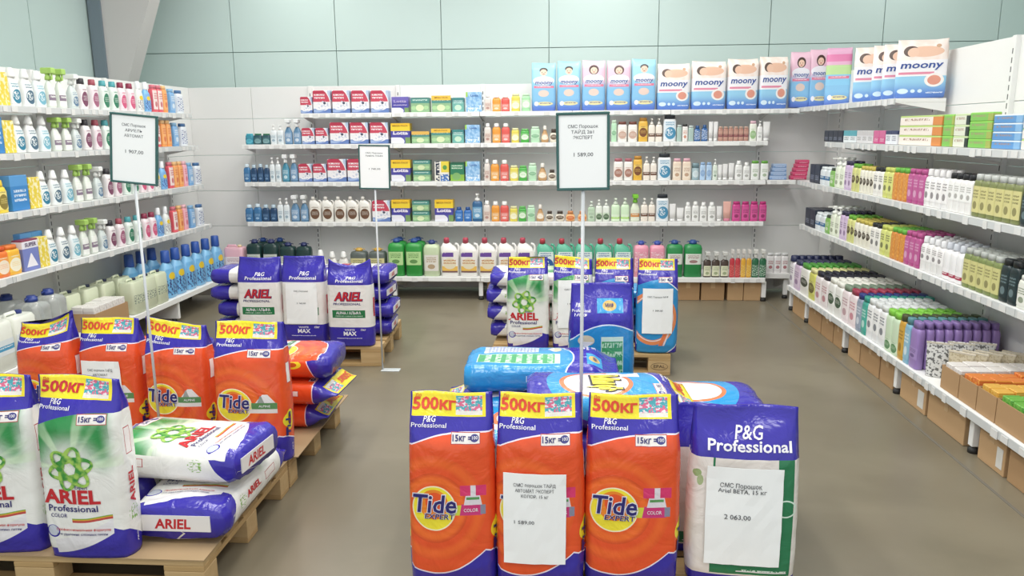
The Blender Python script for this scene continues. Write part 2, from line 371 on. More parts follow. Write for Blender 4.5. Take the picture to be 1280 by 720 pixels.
def bottle(shape, w, h, d, body, cap, label=None, cap2=None, clear=False):
    k = (shape, round(w, 3), round(h, 3), round(d, 3), body, cap, label, cap2, clear)
    if k in _parts: return _parts[k]
    pr = [(z * h, w / 2 * r, d / 2 * (r if shape not in ('conical',) else max(r, .5)) * dmul(shape, z), e) for z, r, e in PROF[shape]]
    bm_ = mat(body, 0.18, trans=0.75) if clear else mat(body, 0.32)
    mb = MB().loft(pr, 16); out = []
    ct = pr[-1][0]; hw = pr[-1][1]; cm = mat(cap, 0.4); cb = MB()
    if shape == 'conical': cb.loft([(ct - .04 * h, hw * 1.25, hw * 1.25, 2), (ct + .02 * h, hw * 1.2, hw * 1.2, 2), (h * .97, hw * .8, hw * .8, 2), (h, hw * .62, hw * .62, 2)], 12); cn = 'cap'
    elif shape in ('shoulder', 'drop', 'softener'):
        if shape == 'softener': hw *= .84
        cb.loft([(ct - .03 * h, hw * 1.3, hw * 1.3, 2), (ct, hw * 1.35, hw * 1.35, 2), (h * .985, hw * 1.2, hw * 1.2, 2), (h, hw * 1.0, hw * 1.0, 2)], 12); cn = 'cap'
    elif shape in ('flat', 'tub', 'round'):
        dd = pr[-1][2]; cb.loft([(ct - .01 * h, hw * 1.05, dd * 1.1, 3), (h * .985, hw * 1.0, dd * 1.05, 3), (h, hw * .92, dd * .95, 3)], 14); cn = 'cap'
    elif shape == 'pump':
        cb.loft([(ct - .03 * h, hw * 1.2, hw * 1.2, 2), (ct + .06 * h, hw * 1.1, hw * 1.1, 2), (ct + .08 * h, hw * .4, hw * .4, 2), (h * .93, hw * .4, hw * .4, 2), (h * .935, hw * .9, hw * .9, 2), (h, hw * .8, hw * .8, 2)], 10)
        cb.box(-hw * .35, hw * .35, -hw * 2.6, 0, h * .94, h * .985, .001); cn = 'pump'
    elif shape in ('trigger', 'spraybox'):
        hw = max(hw, w * .21)
        cb.loft([(ct - .03 * h, hw * 1.25, hw * 1.25, 2), (ct + .05 * h, hw * 1.2, hw * 1.2, 2), (ct + .08 * h, hw * .9, hw * .9, 2), (h * .86, hw * .9, hw * .9, 2)], 10)
        cb.box(-w * .3, w * .3, -hw * 2.8, hw * 2.2, h * .85, h, hw * .3); cb.box(-hw * .4, hw * .4, -hw * 2.0, -hw * 1.5, h * .70, h * .87, .001); cn = 'trigger_head'
    elif shape == 'tube':
        cb.loft([(0, w * .4, d * .42, 2.4), (.14 * h, w * .41, d * .44, 2.4), (.145 * h, w * .3, d * .3, 2.4)], 12); cn = 'cap'
    elif shape == 'canister':
        cb.loft([(ct - .02 * h, hw * 1.25, hw * 1.25, 2), (h * .96, hw * 1.2, hw * 1.2, 2), (h * .965, hw * .9, hw * .9, 2), (h, hw * .85, hw * .85, 2)], 12); cn = 'cap'
        hb = MB().tube([(-hw * 1.9 * math.cos(t), 0, h * .94 + .03 * h * math.sin(t)) for t in (math.pi * i / 10 for i in range(11))], w * .028, 6)
        out.append(('carry_handle', hb.mesh('carry_handle', mat(cap2 or cap, 0.4))))
    elif shape == 'jug':
        cb.loft([(ct - .02 * h, hw * 1.2, hw * 1.2, 2), (h * .97, hw * 1.15, hw * 1.15, 2), (h, hw * .9, hw * .9, 2)], 12); cn = 'cap'
        hb = MB().tube([(w * .28, 0, h * .84), (w * .42, 0, h * .83), (w * .5, 0, h * .76), (w * .5, 0, h * .56), (w * .47, 0, h * .45)], w * .07, 8)
        out.append(('handle', hb.mesh('handle', bm_)))
    else:   # jerrycan
        cb.loft([(h * .93, w * .1, w * .1, 2), (h * .985, w * .1, w * .1, 2), (h, w * .085, w * .085, 2)], 12, w * .22); cn = 'cap'
        hb = MB().tube([(-w * .4, 0, h * .92), (-w * .36, 0, h * .985), (w * .02, 0, h * .985), (w * .06, 0, h * .92)], d * .07, 8); out.append(('handle', hb.mesh('handle', bm_)))
    if shape == 'jug':   # narrow the upper body on the handle side: shift rings left
        mb = MB(); sh = [(0, 0), (0, 0), (.0, 0), (-.1, 0), (-.2, 0), (-.2, 0)]
        R = []
        for (z, a, b, e), (sx, _) in zip(pr, sh):
            R.append([(sx * w + a * sgp(math.cos(t), 2 / e), b * sgp(math.sin(t), 2 / e), z) for t in (2 * math.pi * (j + .5) / 16 for j in range(16))])
        mb.rings(R); cb.v = [(q[0] - .2 * w, q[1], q[2]) for q in cb.v]
    out.insert(0, ('body', mb.mesh('body', bm_))); out.append((cn, cb.mesh(cn, cm)))
    if label:
        style, bgc, fg, z0, z1 = label; lb = MB(); n = 10; rows = 5; vs = []
        spread = 1.05 if shape not in ('canister', 'jerrycan', 'jug') else 0.8
        for i in range(rows + 1):
            z = (z0 + (z1 - z0) * i / rows) * h
            for (za, a0, b0, e0), (zb, a1, b1, e1) in zip(pr, pr[1:]):
                if za <= z <= zb: break
            q = (z - za) / max(zb - za, 1e-6); a = a0 + (a1 - a0) * q; b = b0 + (b1 - b0) * q; e = e0 + (e1 - e0) * q
            for j in range(n + 1):
                t = -math.pi / 2 + spread * (2 * j / n - 1)
                vs.append(((a + .0012) * sgp(math.cos(t), 2 / e), (b + .0012) * sgp(math.sin(t), 2 / e), z))
        lb.add(vs, [(i * (n + 1) + j, i * (n + 1) + j + 1, (i + 1) * (n + 1) + j + 1, (i + 1) * (n + 1) + j) for i in range(rows) for j in range(n)], True)
        out.append(('label', lb.mesh('label', lab_mat(style, bgc, fg))))
    _parts[k] = out; return out
def carton(w, h, d, design, text=None, flap=None):
    k = ('carton', round(w, 3), round(h, 3), round(d, 3), design, text, flap)
    if k in _parts: return _parts[k]
    out = [('box', MB().box(-w / 2, w / 2, -d / 2, d / 2, 0, h, .003).mesh('box', printed('print_' + design, DESIGNS[design], rough=0.38)))]
    if flap: out.append(('header_card', MB().box(-w / 2, w / 2, -d / 2 - .002, -d / 2 + .004, h * .82, h * 1.14, 0).mesh('header_card', mat(flap, 0.45))))
    if text:
        for (s, cx, z, th, colr, bold, wd) in text:
            mb = MB(); flat_text(mb, s, cx * w, z * h, th * h, -d / 2 - .003, bold, 0, wd * w if wd else None); out.append(('lettering', mb.mesh('lettering', mat(colr, .5))))
    _parts[k] = out; return out
def pack(w, h, d, design, text=None, seed=0):        # soft film pack with a crimped top
    k = ('pack', round(w, 3), round(h, 3), round(d, 3), design, seed)
    if k in _parts: return _parts[k]
    rnd = random.Random(seed); mb = MB(); n = 28; R = []
    for z, a, b, e in ((0, .93, .8, 5), (.02, .98, .95, 6), (.1, 1, 1, 7), (.5, 1.0, 1.04, 6), (.86, 1, 1, 7), (.93, .99, .82, 6), (.97, .985, .3, 4), (1.0, 1.0, .06, 4)):
        R.append([])
        for j in range(n):
            t = 2 * math.pi * (j + .5) / n; x_ = w / 2 * a * sgp(math.cos(t), 2 / e); y_ = d / 2 * b * sgp(math.sin(t), 2 / e)
            R[-1].append((x_, y_, z * h + (0.02 * h * noise.noise(Vector((x_ * 12, seed * 3.1, 0))) + .02 * h * (abs(x_) / w * 2) ** 4 if z > .95 else 0)))
    mb.rings(R); out = [('wrapper', mb.mesh('wrapper', printed('print_' + design, DESIGNS[design], rough=0.35)))]
    if text:
        for (s, cx, z, th, colr, bold, wd) in text:
            t = MB(); flat_text(t, s, cx * w, z * h, th * h, -d / 2 * 1.06, bold, .15, wd * w if wd else None); out.append(('lettering', t.mesh('lettering', mat(colr, .5))))
    _parts[k] = out; return out
def redbox(p):
    c = p.mix('#f0eef0', '#cb4a60', (p.v > 0.5) * (p.rr(0.35, 0.2, 0.62, 0.82) < 1.15)); c = p.mix(c, '#b02a48', (p.v > .86) * (p.rr(0.35, 0.2, 0.62, 0.82) < 1.15) * 0.6)
    c = p.mix(c, '#f4f2f4', p.text_lines(0.08, 0.68, 0.58, 0.84, 2)); c = p.mix(c, '#6580b8', (p.v < 0.2) * (p.rr(.5, .55, .6, .45) > 1.0))
    c = p.mix(c, '#9db2d6', (p.rr(.2, .28, .55, .24) < 1.0) * (p.rr(.35, .36, .5, .22) > 1.0)); c = p.mix(c, '#b9cbe2', (p.u > .86) * (p.v > .25) * (p.rr(.35, .2, .62, .82) > 1.3))
    c = p.mix(c, '#c3cbdc', (p.rr(.58, .36, .36, .2) < 1.0) * (p.noise(9, 11, 4) > .56)); return p.mix(c, '#474c62', p.ell(.66, .44, .075, .055))
def lotta(top):
    def fn(p):
        c = p.mix('#5e55a6', '#e9eaf2', p.rr(.2, .1, .5, .25) < 1.0); c = p.mix(c, '#7a9c62', (p.v < .38) * (p.u > .75)); c = p.mix(c, '#4c48a0', p.box(0, 1, .3, .6))
        c = p.mix(c, '#e8e6f0', p.box(.05, .6, .08, .22)); c = p.mix(c, '#d9cde6', p.text_lines(.1, .9, .4, .5, 1))
        if top: c = p.mix(c, '#f2d33a', p.v > .62); c = p.mix(c, '#eec12e', p.v > .86)
        else: c = p.mix(c, '#7064b4', p.v > .72)
        return c
    return fn
def greenbox(p):
    c = p.mix('#8fb58a', '#4f8f86', p.v > .62); c = p.mix(c, '#d6e3b6', p.ell(.48, .3, .22, .22)); c = p.mix(c, '#a9cf9a', p.ell(.15, .3, .13, .14)); c = p.mix(c, '#a9cf9a', p.ell(.82, .32, .13, .14))
    c = p.mix(c, '#cfe4d8', p.text_lines(.1, .9, .7, .88, 1)); return p.mix(c, '#356b62', p.v > .95)
def greendark(p):
    c = p.mix('#8cb84a', '#2f7d5a', p.v > .35); c = p.mix(c, '#7fae6a', p.ell(.45, .25, .3, .2)); c = p.mix(c, '#d7e8d0', p.text_lines(.1, .9, .6, .85, 2)); return p.mix(c, '#265d46', p.v > .9)
def tealbox(p):
    c = p.mix('#6fb0a6', '#3f8686', p.v > .7); c = p.mix(c, '#c4dfc8', p.ell(.5, .3, .3, .2)); return p.mix(c, '#d5e8e4', p.text_lines(.1, .9, .55, .8, 2))
def bluebox(p):
    c = p.mix('#7fb0dc', '#a9cdec', p.smooth(p.noise(5, 5, 2), .4, .6)); c = p.mix(c, '#e9f1f8', p.smooth(p.noise(8, 9, 7), .55, .6) * (p.v < .35)); c = p.mix(c, '#9fcf5a', (p.u < .12) * (p.v > .75)); return c
def vitabox(p):
    c = p.mix('#e9e6dc', '#e6d24a', (p.u > .45) * (p.v > .45)); c = p.mix(c, '#2a3348', (p.u < .34) * (p.u > .08) * (p.noise(3, 14, 2) > .46)); c = p.mix(c, '#4a76b8', (p.u > .4) * (p.v < .35) * (p.noise(8, 8) > .45)); return p.mix(c, '#5d9a4c', p.ell(.72, .7, .15, .12))
def superbox(p):
    c = p.mix('#7a86c4', '#eceaf2', p.v > .72); c = p.mix(c, '#f0eef4', (p.v < .55) * ((p.u - .5).f('ABSOLUTE') < (.58 - p.v) * .75) * (p.v > .12)); return p.mix(c, '#8d3a52', p.v > .95)
def sachet(h1, h2):
    def fn(p):
        c = p.mix(h1, h2, p.smooth(p.noise(7, 7, 1), .5, .56)); return p.mix(c, '#f2eee6', p.text_lines(.15, .85, .35, .65, 2))
    return fn
def twob(h1, h2, z=.5, fg='#f0f0f0'):
    def fn(p):
        c = p.mix(h1, h2, p.v > z); return p.mix(c, fg, p.text_lines(.15, .85, z * .3, z * .85, 3))
    return fn
def toothpaste(h1, h2, h3):
    def fn(p):
        c = p.mix(h1, h2, p.u > .8); c = p.mix(c, h3, (p.v > .84)); c = p.mix(c, '#a98a78', p.text_lines(.12, .72, .3, .7, 1)); return c
    return fn
def diaper(kind):
    def fn(p):
        top, hair = {'boy': ('#9fd4ea', '#3a3330'), 'girl': ('#ecc4d6', '#4a3530'), 'stripe': ('#ecb5d4', '#e6d6d8')}.get(kind, ('#f6e4dc', '#4d3b36'))
        if kind == 'baby':
            c = p.mix('#f7ece6', '#f3ded4', p.smooth(p.noise(3, 3), .4, .6)); c = p.mix(c, '#eabfa6', (p.rr(.55, .78, .36, .09) < 1.0)); c = p.mix(c, '#ecc4ac', p.ell(.3, .77, .13, .075)); c = p.mix(c, '#5d4a44', (p.rr(.27, .79, .15, .09) < 1.0) * (p.rr(.33, .77, .13, .08) > 1.0))
            c = p.mix(c, '#cfa78a', p.ell(.8, .87, .05, .03)); c = p.mix(c, '#f4f2f6', (p.v < .64)); c = p.mix(c, '#e48ea6', p.box(.05, .75, .40, .44)); c = p.mix(c, '#9ad0ee', p.v < .37)
            c = p.mix(c, '#5f86d2', p.smooth(1.0 - p.v, .68, .96)); c = p.mix(c, '#f6f0ee', p.ell(.76, .3, .19, .115)); c = p.mix(c, '#e39a86', p.ell(.76, .3, .13, .08))
            for a, r in ((.16, .11), (.36, .045), (.5, .045)): c = p.mix(c, '#d8ecf8', p.ell(a, .12, r, .045 if r > .1 else .03))
            return p.mix(c, '#dfe8f6', p.text_lines(.62, .95, .06, .1, 1))
        c = p.mix('#8cc4ea', top, p.smooth(p.v, .42, .62))
        if kind == 'stripe': c = p.mix(c, '#c3e2a0', (p.v > .52) * (p.v < .7)); c = p.mix(c, '#e884b4', (p.v > .76) * (p.v < .88)); c = p.mix(c, '#8fcdf0', p.box(0, 1, .36, .54))
        else:
            if kind == 'girl': c = p.mix(c, hair, p.ell(.5, .80, .21, .095))
            else: c = p.mix(c, hair, p.ell(.5, .83, .17, .055))
            c = p.mix(c, '#edc9b4', p.ell(.5, .785, .145, .065)); c = p.mix(c, hair, p.ell(.44, .79, .018, .008)); c = p.mix(c, hair, p.ell(.56, .79, .018, .008)); c = p.mix(c, '#b8605a', p.ell(.5, .755, .05, .008))
            c = p.mix(c, '#f0eef6', p.ell(.5, .62, .44, .09) ); c = p.mix(c, '#e9d0c4', p.ell(.5, .36, .22, .07))
        c = p.mix(c, '#e67f9c', p.box(.1, .92, .47, .515)); c = p.mix(c, '#f3f0f4', p.text_lines(.2, .8, .485, .505, 1)); c = p.mix(c, '#5f7fd0', p.smooth(1.0 - p.v, .74, .97))
        c = p.mix(c, '#e9dfa6', p.ell(.55, .15, .34, .04)); c = p.mix(c, '#f6f4fa', p.ell(.2, .15, .09, .045)); return p.mix(c, '#5a5a9a', p.text_lines(.35, .8, .13, .17, 1))
    return fn
DESIGNS = {'redbox': redbox, 'lotta_mega': lotta(True), 'lotta': lotta(False), 'greenbox': greenbox, 'greendark': greendark, 'tealbox': tealbox, 'bluebox': bluebox, 'vita': vitabox, 'super': superbox,
    'orange_soap': sachet('#d8703a', '#e8a24a'), 'yellow_soap': sachet('#e2b85a', '#d99a3c'), 'green_soap': sachet('#79b84e', '#4f9a3e'), 'white_soap': sachet('#e9e6e2', '#d8d2d0'),
    'navy': twob('#29303f', '#2c3342', .5, '#8b93a8'), 'tealdye': twob('#e3e8ea', '#5aa7b4', .55, '#49606a'), 'greydye': twob('#d9d8da', '#c9c7c8', .6, '#777'+'777'), 'pinkdye': twob('#c94f86', '#cf6a98', .5, '#f0d8e4'), 'whitenavy': twob('#e4e6ec', '#3a4466', .72, '#3a4466'),
    'paste_white': toothpaste('#efe6dc', '#d98c4a', '#b9d27a'), 'paste_green': toothpaste('#7fbf5a', '#a6b25a', '#8fd05a'), 'paste_blue': toothpaste('#5d97cf', '#87b5de', '#dbe7f2'), 'paste_black': toothpaste('#dfe3d2', '#2d3a33', '#c8d8a8'),
    'blue_small': twob('#7d9cc8', '#a9bedd', .5, '#e8eef6'), 'pink_small': twob('#c53a66', '#d8587e', .5, '#f0d4dc'),
    'boy': diaper('boy'), 'girl': diaper('girl'), 'stripe': diaper('stripe'), 'baby': diaper('baby'),
    'brillo': twob('#3f86c4', '#5a9bd4', .7, '#dce8f4'), 'yellowpack': lambda p: p.mix('#e6cf4a', '#f3ecc0', p.smooth(p.noise(5, 6), .5, .58)), 'tray_green': greenbox}

# ------------------------------------------------------------------ collect, then name and label everything
ITEMS = []
def put(parts, name, cat, desc, where, loc, rz=0, group=None, seq='left'):
    ITEMS.append(dict(parts=parts, name=name, cat=cat, desc=desc, where=where, loc=loc, rz=rz, group=group, seq=seq))
ORD = 'first second third fourth fifth sixth seventh eighth ninth tenth eleventh twelfth thirteenth fourteenth fifteenth sixteenth'.split()
NUM = 'zero one two three four five six seven eight nine ten eleven twelve thirteen fourteen fifteen sixteen'.split()
def flush():
    fam = {}
    for it in ITEMS: fam.setdefault((it['desc'], it['where']), []).append(it)
    for (desc, where), L in fam.items():
        for i, it in enumerate(L):
            n = len(L)
            if n == 1: lab = f'{desc} on {where}'
            elif it['seq'] == 'aisle': lab = f'{desc}, {ORD[i]} of {NUM[n]} from aisle, {where}'
            else: lab = f'{desc}, {ORD[i]} from left of {NUM[n]}, {where}'
            if len(lab.split()) > 16: print('LONG LABEL', len(lab.split()), lab)
            o = thing(it['name'], lab, it['cat'], it['loc'], it['rz'], it['group'] or (f'{desc} row on {where}' if n > 1 else None))
            for pn, me in it['parts']: link(pn, me, o)
    ITEMS.clear()

# ------------------------------------------------------------------ back wall goods
def back_row(where, Z, ylip, entries, yf=YF + 0.03):
    for e in entries:
        kind, xl, xr, yt = e[:4]; cx = (xl + xr) / 2
        xc = solveX(cx, yf, Z + 0.08); W = abs(solveX(xr, yf, Z + .08) - solveX(xl, yf, Z + .08)); h = onY(cx, yt, yf).z - Z
        GOODS[kind](where, xc, yf, Z, W, h, *e[4:])
def G_box(name, design, desc, d=.12, text=None, flap=None):
    def g(where, x, y, z, W, h, *a): put(carton(W * .96, h, d, design, text, flap), name, 'box', desc, where, (x, y + d / 2, z))
    return g
def G_bot(shape, body, cap, label, desc, name='bottle', dr=.62, cat='bottle', clear=False, cap2=None, fill=.965):
    def g(where, x, y, z, W, h, *a): d = W * dr; put(bottle(shape, W * fill, h, d * fill, body, cap, label, cap2, clear), name, cat, desc, where, (x, y + d / 2, z))
    return g
LOT = (('Lotta', 0, .64, .17, '#c2b4e0', .02, .74),); LOTM = (('Lotta', 0, .44, .17, '#efe9f6', .03, .76), ('MEGA PACK', 0, .84, .075, '#a8842a', .02, .8))
LOTB = (('Lotta', 0.05, .78, .11, '#3f6fb0', .02, .5),)
MEGA = (('MEGA PACK', 0, .95, .1, '#8a5a1a', .01, .7),)
def small(body, cap, desc, lb, shape='pump', name='dish_soap_bottle'): return G_bot(shape, body, cap, lb, desc, name)
GOODS = {
 'RS': G_box('detergent_box', 'redbox', 'small red white carton box'), 'RB': G_box('detergent_box', 'redbox', 'large red white carton box'),
 'LO': G_box('detergent_box', 'lotta', 'low purple carton box', .12, LOT), 'LM': G_box('detergent_box', 'lotta_mega', 'purple box with yellow top', .12, LOTM),
 'GB': G_box('tablet_box', 'greenbox', 'green tablet box without header'), 'GY': G_box('tablet_box', 'greenbox', 'green tablet box with yellow header', .12, MEGA, '#eec048'), 'GO': G_box('tablet_box', 'greenbox', 'green tablet box with orange line', .12, None, '#e0b45a'),
 'TB': G_box('tablet_box', 'tealbox', 'narrow teal tablet box'), 'BB': G_box('salt_box', 'bluebox', 'light blue carton box', .1, LOTB), 'GD': G_box('tablet_box', 'greendark', 'dark green tablet box'), 'VB': G_box('tablet_box', 'vita', 'white yellow black box'),
 'WB': small('#ded6cf', '#f2f2f0', 'clear white soap bottle', ('lines', '#d9c9bf', '#a5736a', .08, .5), 'shoulder'), 'OR': small('#e79a3a', '#f2f0ec', 'orange dish soap bottle', ('lines', '#e8b06a', '#f4e6d0', .08, .45), 'shoulder'),
 'RD': small('#dd5a52', '#f2f0ec', 'red dish soap bottle', ('lines', '#e07a72', '#f6dcd8', .08, .45), 'shoulder'), 'YE': small('#dfd05a', '#e8e6b0', 'yellow dish soap bottle', ('oval', '#e6dc84', '#f2f0d4', .15, .6), 'flat'),
 'GR': small('#4fae4c', '#6cbc66', 'green dish soap bottle', ('oval', '#7cc274', '#e4f0dc', .2, .65), 'flat'), 'LG': small('#a6d9a8', '#c6e6c4', 'light green soap bottle', ('oval', '#bfe4bc', '#e4f2e0', .2, .65), 'flat'), 'PG': small('#b9e0bd', '#d2ecd2', 'pale mint soap bottle', ('oval', '#cfead0', '#86b890', .3, .55), 'flat'),
 'BR': small('#c59a6a', '#ece4da', 'tan drop shaped soap bottle', ('oval', '#d9b58c', '#f0e4d2', .15, .5), 'drop'), 'CR': small('#e4dccb', '#4b4038', 'cream soap bottle with dark print', ('oval', '#ece5d8', '#6b5a48', .2, .65), 'round'),
 'PE': small('#e6a86c', '#d08c5a', 'round peach soap bottle', ('oval', '#efc690', '#d77a4a', .1, .65), 'round'),
 'TEAL': small('#3f93a8', '#4fb0c0', 'teal mouthwash bottle', ('oval', '#2e7f98', '#5fb4c8', .1, .6), 'flat', 'mouthwash_bottle'), 'DKT': small('#2f5560', '#3d7a5c', 'dark teal mouthwash bottle', ('oval', '#3b6a70', '#7fa4a8', .1, .6), 'flat', 'mouthwash_bottle'),
 'SB': small('#3f78a8', '#cfe0ea', 'small blue bottle with pale cap', ('lines', '#3a6fa0', '#a8c8e0', .08, .5), 'shoulder', 'soap_pump'), 'SN': small('#24466a', '#b8cdda', 'small navy bottle with pale cap', ('lines', '#2a4f76', '#7fa0c0', .08, .5), 'shoulder', 'soap_pump'),
 'WP': small('#e4eaec', '#f4f4f2', 'white pump bottle', ('lines', '#dce6ea', '#7f9cae', .1, .5), 'pump', 'soap_pump'), 'BT': small('#5d86a8', '#eef0f0', 'blue spray bottle with white trigger', ('lines', '#7fa0c0', '#e0e8f0', .06, .48), 'trigger', 'spray_bottle'),
 'TT': small('#3f86a0', '#eef0f0', 'teal spray bottle with white trigger', ('lines', '#5f9cb4', '#dcecf0', .06, .48), 'trigger', 'spray_bottle'),
 'JW': G_bot('jug', '#ece9e2', '#e4e1da', ('oval', '#e9e4da', '#6b4c38', .1, .6), 'white gel jug with brown label', 'detergent_jug', .55, 'jug'),
 'BL': G_bot('shoulder', '#2f6cb4', '#24508f', ('lines', '#3f7cc4', '#a8c8ec', .15, .6), 'small blue bottle', 'cleaner_bottle'), 'BP': G_bot('pump', '#2c5f8c', '#f0f0ee', ('lines', '#6fa4c8', '#dce8f0', .1, .52), 'tall blue pump bottle', 'soap_pump'),
 'W1': G_bot('flat', '#f0ece6', '#7a4a40', ('oval', '#efe8e0', '#c9a796', .15, .6), 'white lotion bottle with brown cap', 'lotion_bottle'), 'WK': G_bot('flat', '#f0ece6', '#b06a74', ('oval', '#f0e4dc', '#a87868', .15, .6), 'white lotion bottle with red cap', 'lotion_bottle'),
 'YB': G_bot('flat', '#e5b64a', '#c08a3a', ('oval', '#eac668', '#7a4a2a', .2, .65), 'golden yellow bottle', 'lotion_bottle'), 'CP': G_bot('pump', '#efe6da', '#f2efe9', ('band', '#f0e6da', '#6b4636', .08, .52), 'cream pump bottle with brown label', 'soap_pump'),
 'WBK': G_bot('flat', '#eef0f2', '#2e3238', ('drop', '#dfe9f0', '#4a8fb4', .08, .78), 'white detergent bottle with black cap', 'detergent_bottle', .5), 'GG': G_bot('flat', '#aec4bc', '#c8d4d0', None, 'grey green bottle', 'lotion_bottle'),
 'WO': G_bot('flat', '#eae6e2', '#3a3a3c', ('lines', '#f0ece8', '#c86a3a', .1, .7), 'white bottle with orange print', 'lotion_bottle'), 'BLU': G_bot('shoulder', '#2d62a0', '#2a5488', ('hearts', '#2d62a0', '#dfe8f2', .1, .7), 'blue bottle with white specks', 'lotion_bottle'),
 'WT': G_bot('tube', '#ecebea', '#f2f2f0', None, 'white cream tube', 'cream_tube', .6, 'tube'), 'PBR': G_bot('flat', '#b8887a', '#c8a898', ('band', '#c49a8a', '#8a4a50', .1, .7), 'brown pink small bottle', 'lotion_bottle'),
 'PW': G_bot('flat', '#eef0e4', '#e8c0cc', ('oval', '#eef2e4', '#9cc08a', .1, .6), 'white bottle with pink cap', 'lotion_bottle'), 'WPU': G_bot('pump', '#f2f0ee', '#f6f6f4', ('lines', '#f0f0ee', '#b4b4b0', .1, .5), 'plain white pump bottle', 'lotion_bottle'),
 'PC': G_bot('flat', '#ecd9c4', '#e6b4c0', ('lines', '#f0e2d0', '#b48a6a', .1, .65), 'cream shampoo bottle with pink cap', 'lotion_bottle'), 'GJ': G_bot('tub', '#9fb8c0', '#7d98a0', ('oval', '#a9c0c6', '#d4e0e4', .15, .65), 'grey blue round jar', 'cream_jar', .8, 'jar'),
 'LB': G_bot('flat', '#b5d0ec', '#9cbce0', ('oval', '#c4daf0', '#8fb0d8', .2, .65), 'light blue bottle', 'lotion_bottle'), 'WG': G_bot('pump', '#dfe8dc', '#f0f2ee', ('lines', '#e2ece0', '#6b8a70', .1, .5), 'white green pump bottle', 'lotion_bottle'),
 'WS': G_bot('shoulder', '#ededea', '#f2f2f0', ('lines', '#f0f0ee', '#9a9a94', .1, .6), 'white shampoo bottle', 'shampoo_bottle'), 'WGC': G_bot('flat', '#eef0ec', '#6fae4c', ('lines', '#f0f2ee', '#9ab08c', .1, .65), 'white bottle with green cap', 'shampoo_bottle'),
 'MK': G_bot('flat', '#d24a90', '#c43a80', ('lines', '#d85c9c', '#8a2a5c', .1, .7), 'magenta shampoo bottle', 'shampoo_bottle'), 'PT': G_bot('tube', '#e8b4a8', '#dc8aa0', None, 'peach pink cream tube', 'cream_tube', .6, 'tube'),
 'MP': G_bot('pump', '#b4ccb0', '#dce8da', ('lines', '#c4d8c0', '#8aa488', .1, .5), 'grey green soap pump', 'soap_pump'), 'WGP': G_bot('pump', '#e6ece2', '#eef2ea', ('oval', '#d8e8d0', '#4f6a4c', .08, .4), 'white soap pump with dark oval', 'soap_pump'),
 'LP': G_bot('pump', '#d3ebc9', '#e4f0dc', ('band', '#dff0d6', '#a8d468', .02, .3), 'lime soap pump', 'soap_pump'), 'GT': G_bot('trigger', '#dfe6d0', '#7fc83c', ('band', '#e4e8d4', '#d08a4a', .04, .45), 'spray bottle with lime green trigger', 'spray_bottle'),
 'DC': G_bot('canister', '#1f3a38', '#262f5c', ('lines', '#cfd4cc', '#8a9088', .3, .6), 'dark green liquid canister', 'liquid_canister', .8, 'canister', False, '#262f5c'), 'WJ': G_bot('conical', '#e9e7e2', '#f2f2f0', ('oval', '#ece8e2', '#7a6a5c', .08, .5), 'white bottle with oval label', 'detergent_bottle'),
 'GC': G_bot('canister', '#5a625e', '#c9a24a', ('lines', '#d8cf9a', '#5c6a4a', .25, .65), 'grey canister with yellow cap', 'liquid_canister', .8, 'canister', False, '#c9a24a'), 'GN': G_bot('canister', '#2f9440', '#2c4c8a', ('lines', '#b9dc9a', '#3f7a3a', .3, .66), 'bright green liquid canister', 'liquid_canister', .8, 'canister', False, '#2c4c8a'),
 'YC': G_bot('canister', '#c6d4b0', '#2c3c78', ('lines', '#e4e0d8', '#a8885a', .15, .6), 'pale yellow liquid canister', 'liquid_canister', .8, 'canister', False, '#2c3c78'), 'JR': G_bot('jug', '#f0eeea', '#b8485a', ('laundry', '#f0ece6', '#c07a3a', .1, .66), 'white laundry jug with red cap', 'detergent_jug', .6, 'jug'),
 'JG': G_bot('jug', '#58b091', '#b4404c', ('drop', '#e0ece8', '#2f5fa0', .15, .66), 'teal laundry jug with red cap', 'detergent_jug', .6, 'jug'), 'PK': G_bot('canister', '#e59aae', '#3a4fa0', ('hearts', '#e59aae', '#f2d4dc', .15, .7), 'pink soap canister with blue cap', 'liquid_canister', .8, 'canister', False, '#3a4fa0'),
 'GN2': G_bot('canister', '#2c8a4c', '#2c4c8a', ('lines', '#dfe4dc', '#8a4a4a', .35, .64), 'green soap canister with blue cap', 'liquid_canister', .8, 'canister', False, '#2c4c8a'), 'DT': G_bot('spraybox', '#4a3c34', '#d0d0cc', ('lines', '#dfe0c4', '#8a9a70', .05, .45), 'dark spray bottle with pale label', 'spray_bottle'),
 'RT': G_bot('spraybox', '#c43a44', '#dcd8d2', ('hearts', '#c43a44', '#e88a80', .05, .45), 'red spray bottle', 'spray_bottle'), 'YT': G_bot('spraybox', '#dfa83a', '#dcd8d2', ('hearts', '#dfa83a', '#f0d480', .05, .45), 'yellow spray bottle', 'spray_bottle'), 'DG': G_bot('spraybox', '#2c6a48', '#dcdcd6', ('hearts', '#2c6a48', '#c8dccc', .05, .45), 'dark green spray bottle', 'spray_bottle'),
 'PJ': G_bot('jerrycan', '#e8b8c4', '#e6d4a8', ('lines', '#f0e4e4', '#b48a94', .25, .62), 'pink jerrycan', 'liquid_canister', .7, 'canister'),
 'WR': G_bot('flat', '#efecec', '#dcdcdc', ('lines', '#f2f0f0', '#a83a4a', .15, .7), 'white bottle with dark red print', 'lotion_bottle'),
}
B1, B2, B3, B4, B5 = 'back top shelf', 'back second shelf', 'back third shelf', 'back fourth shelf', 'back bottom shelf'
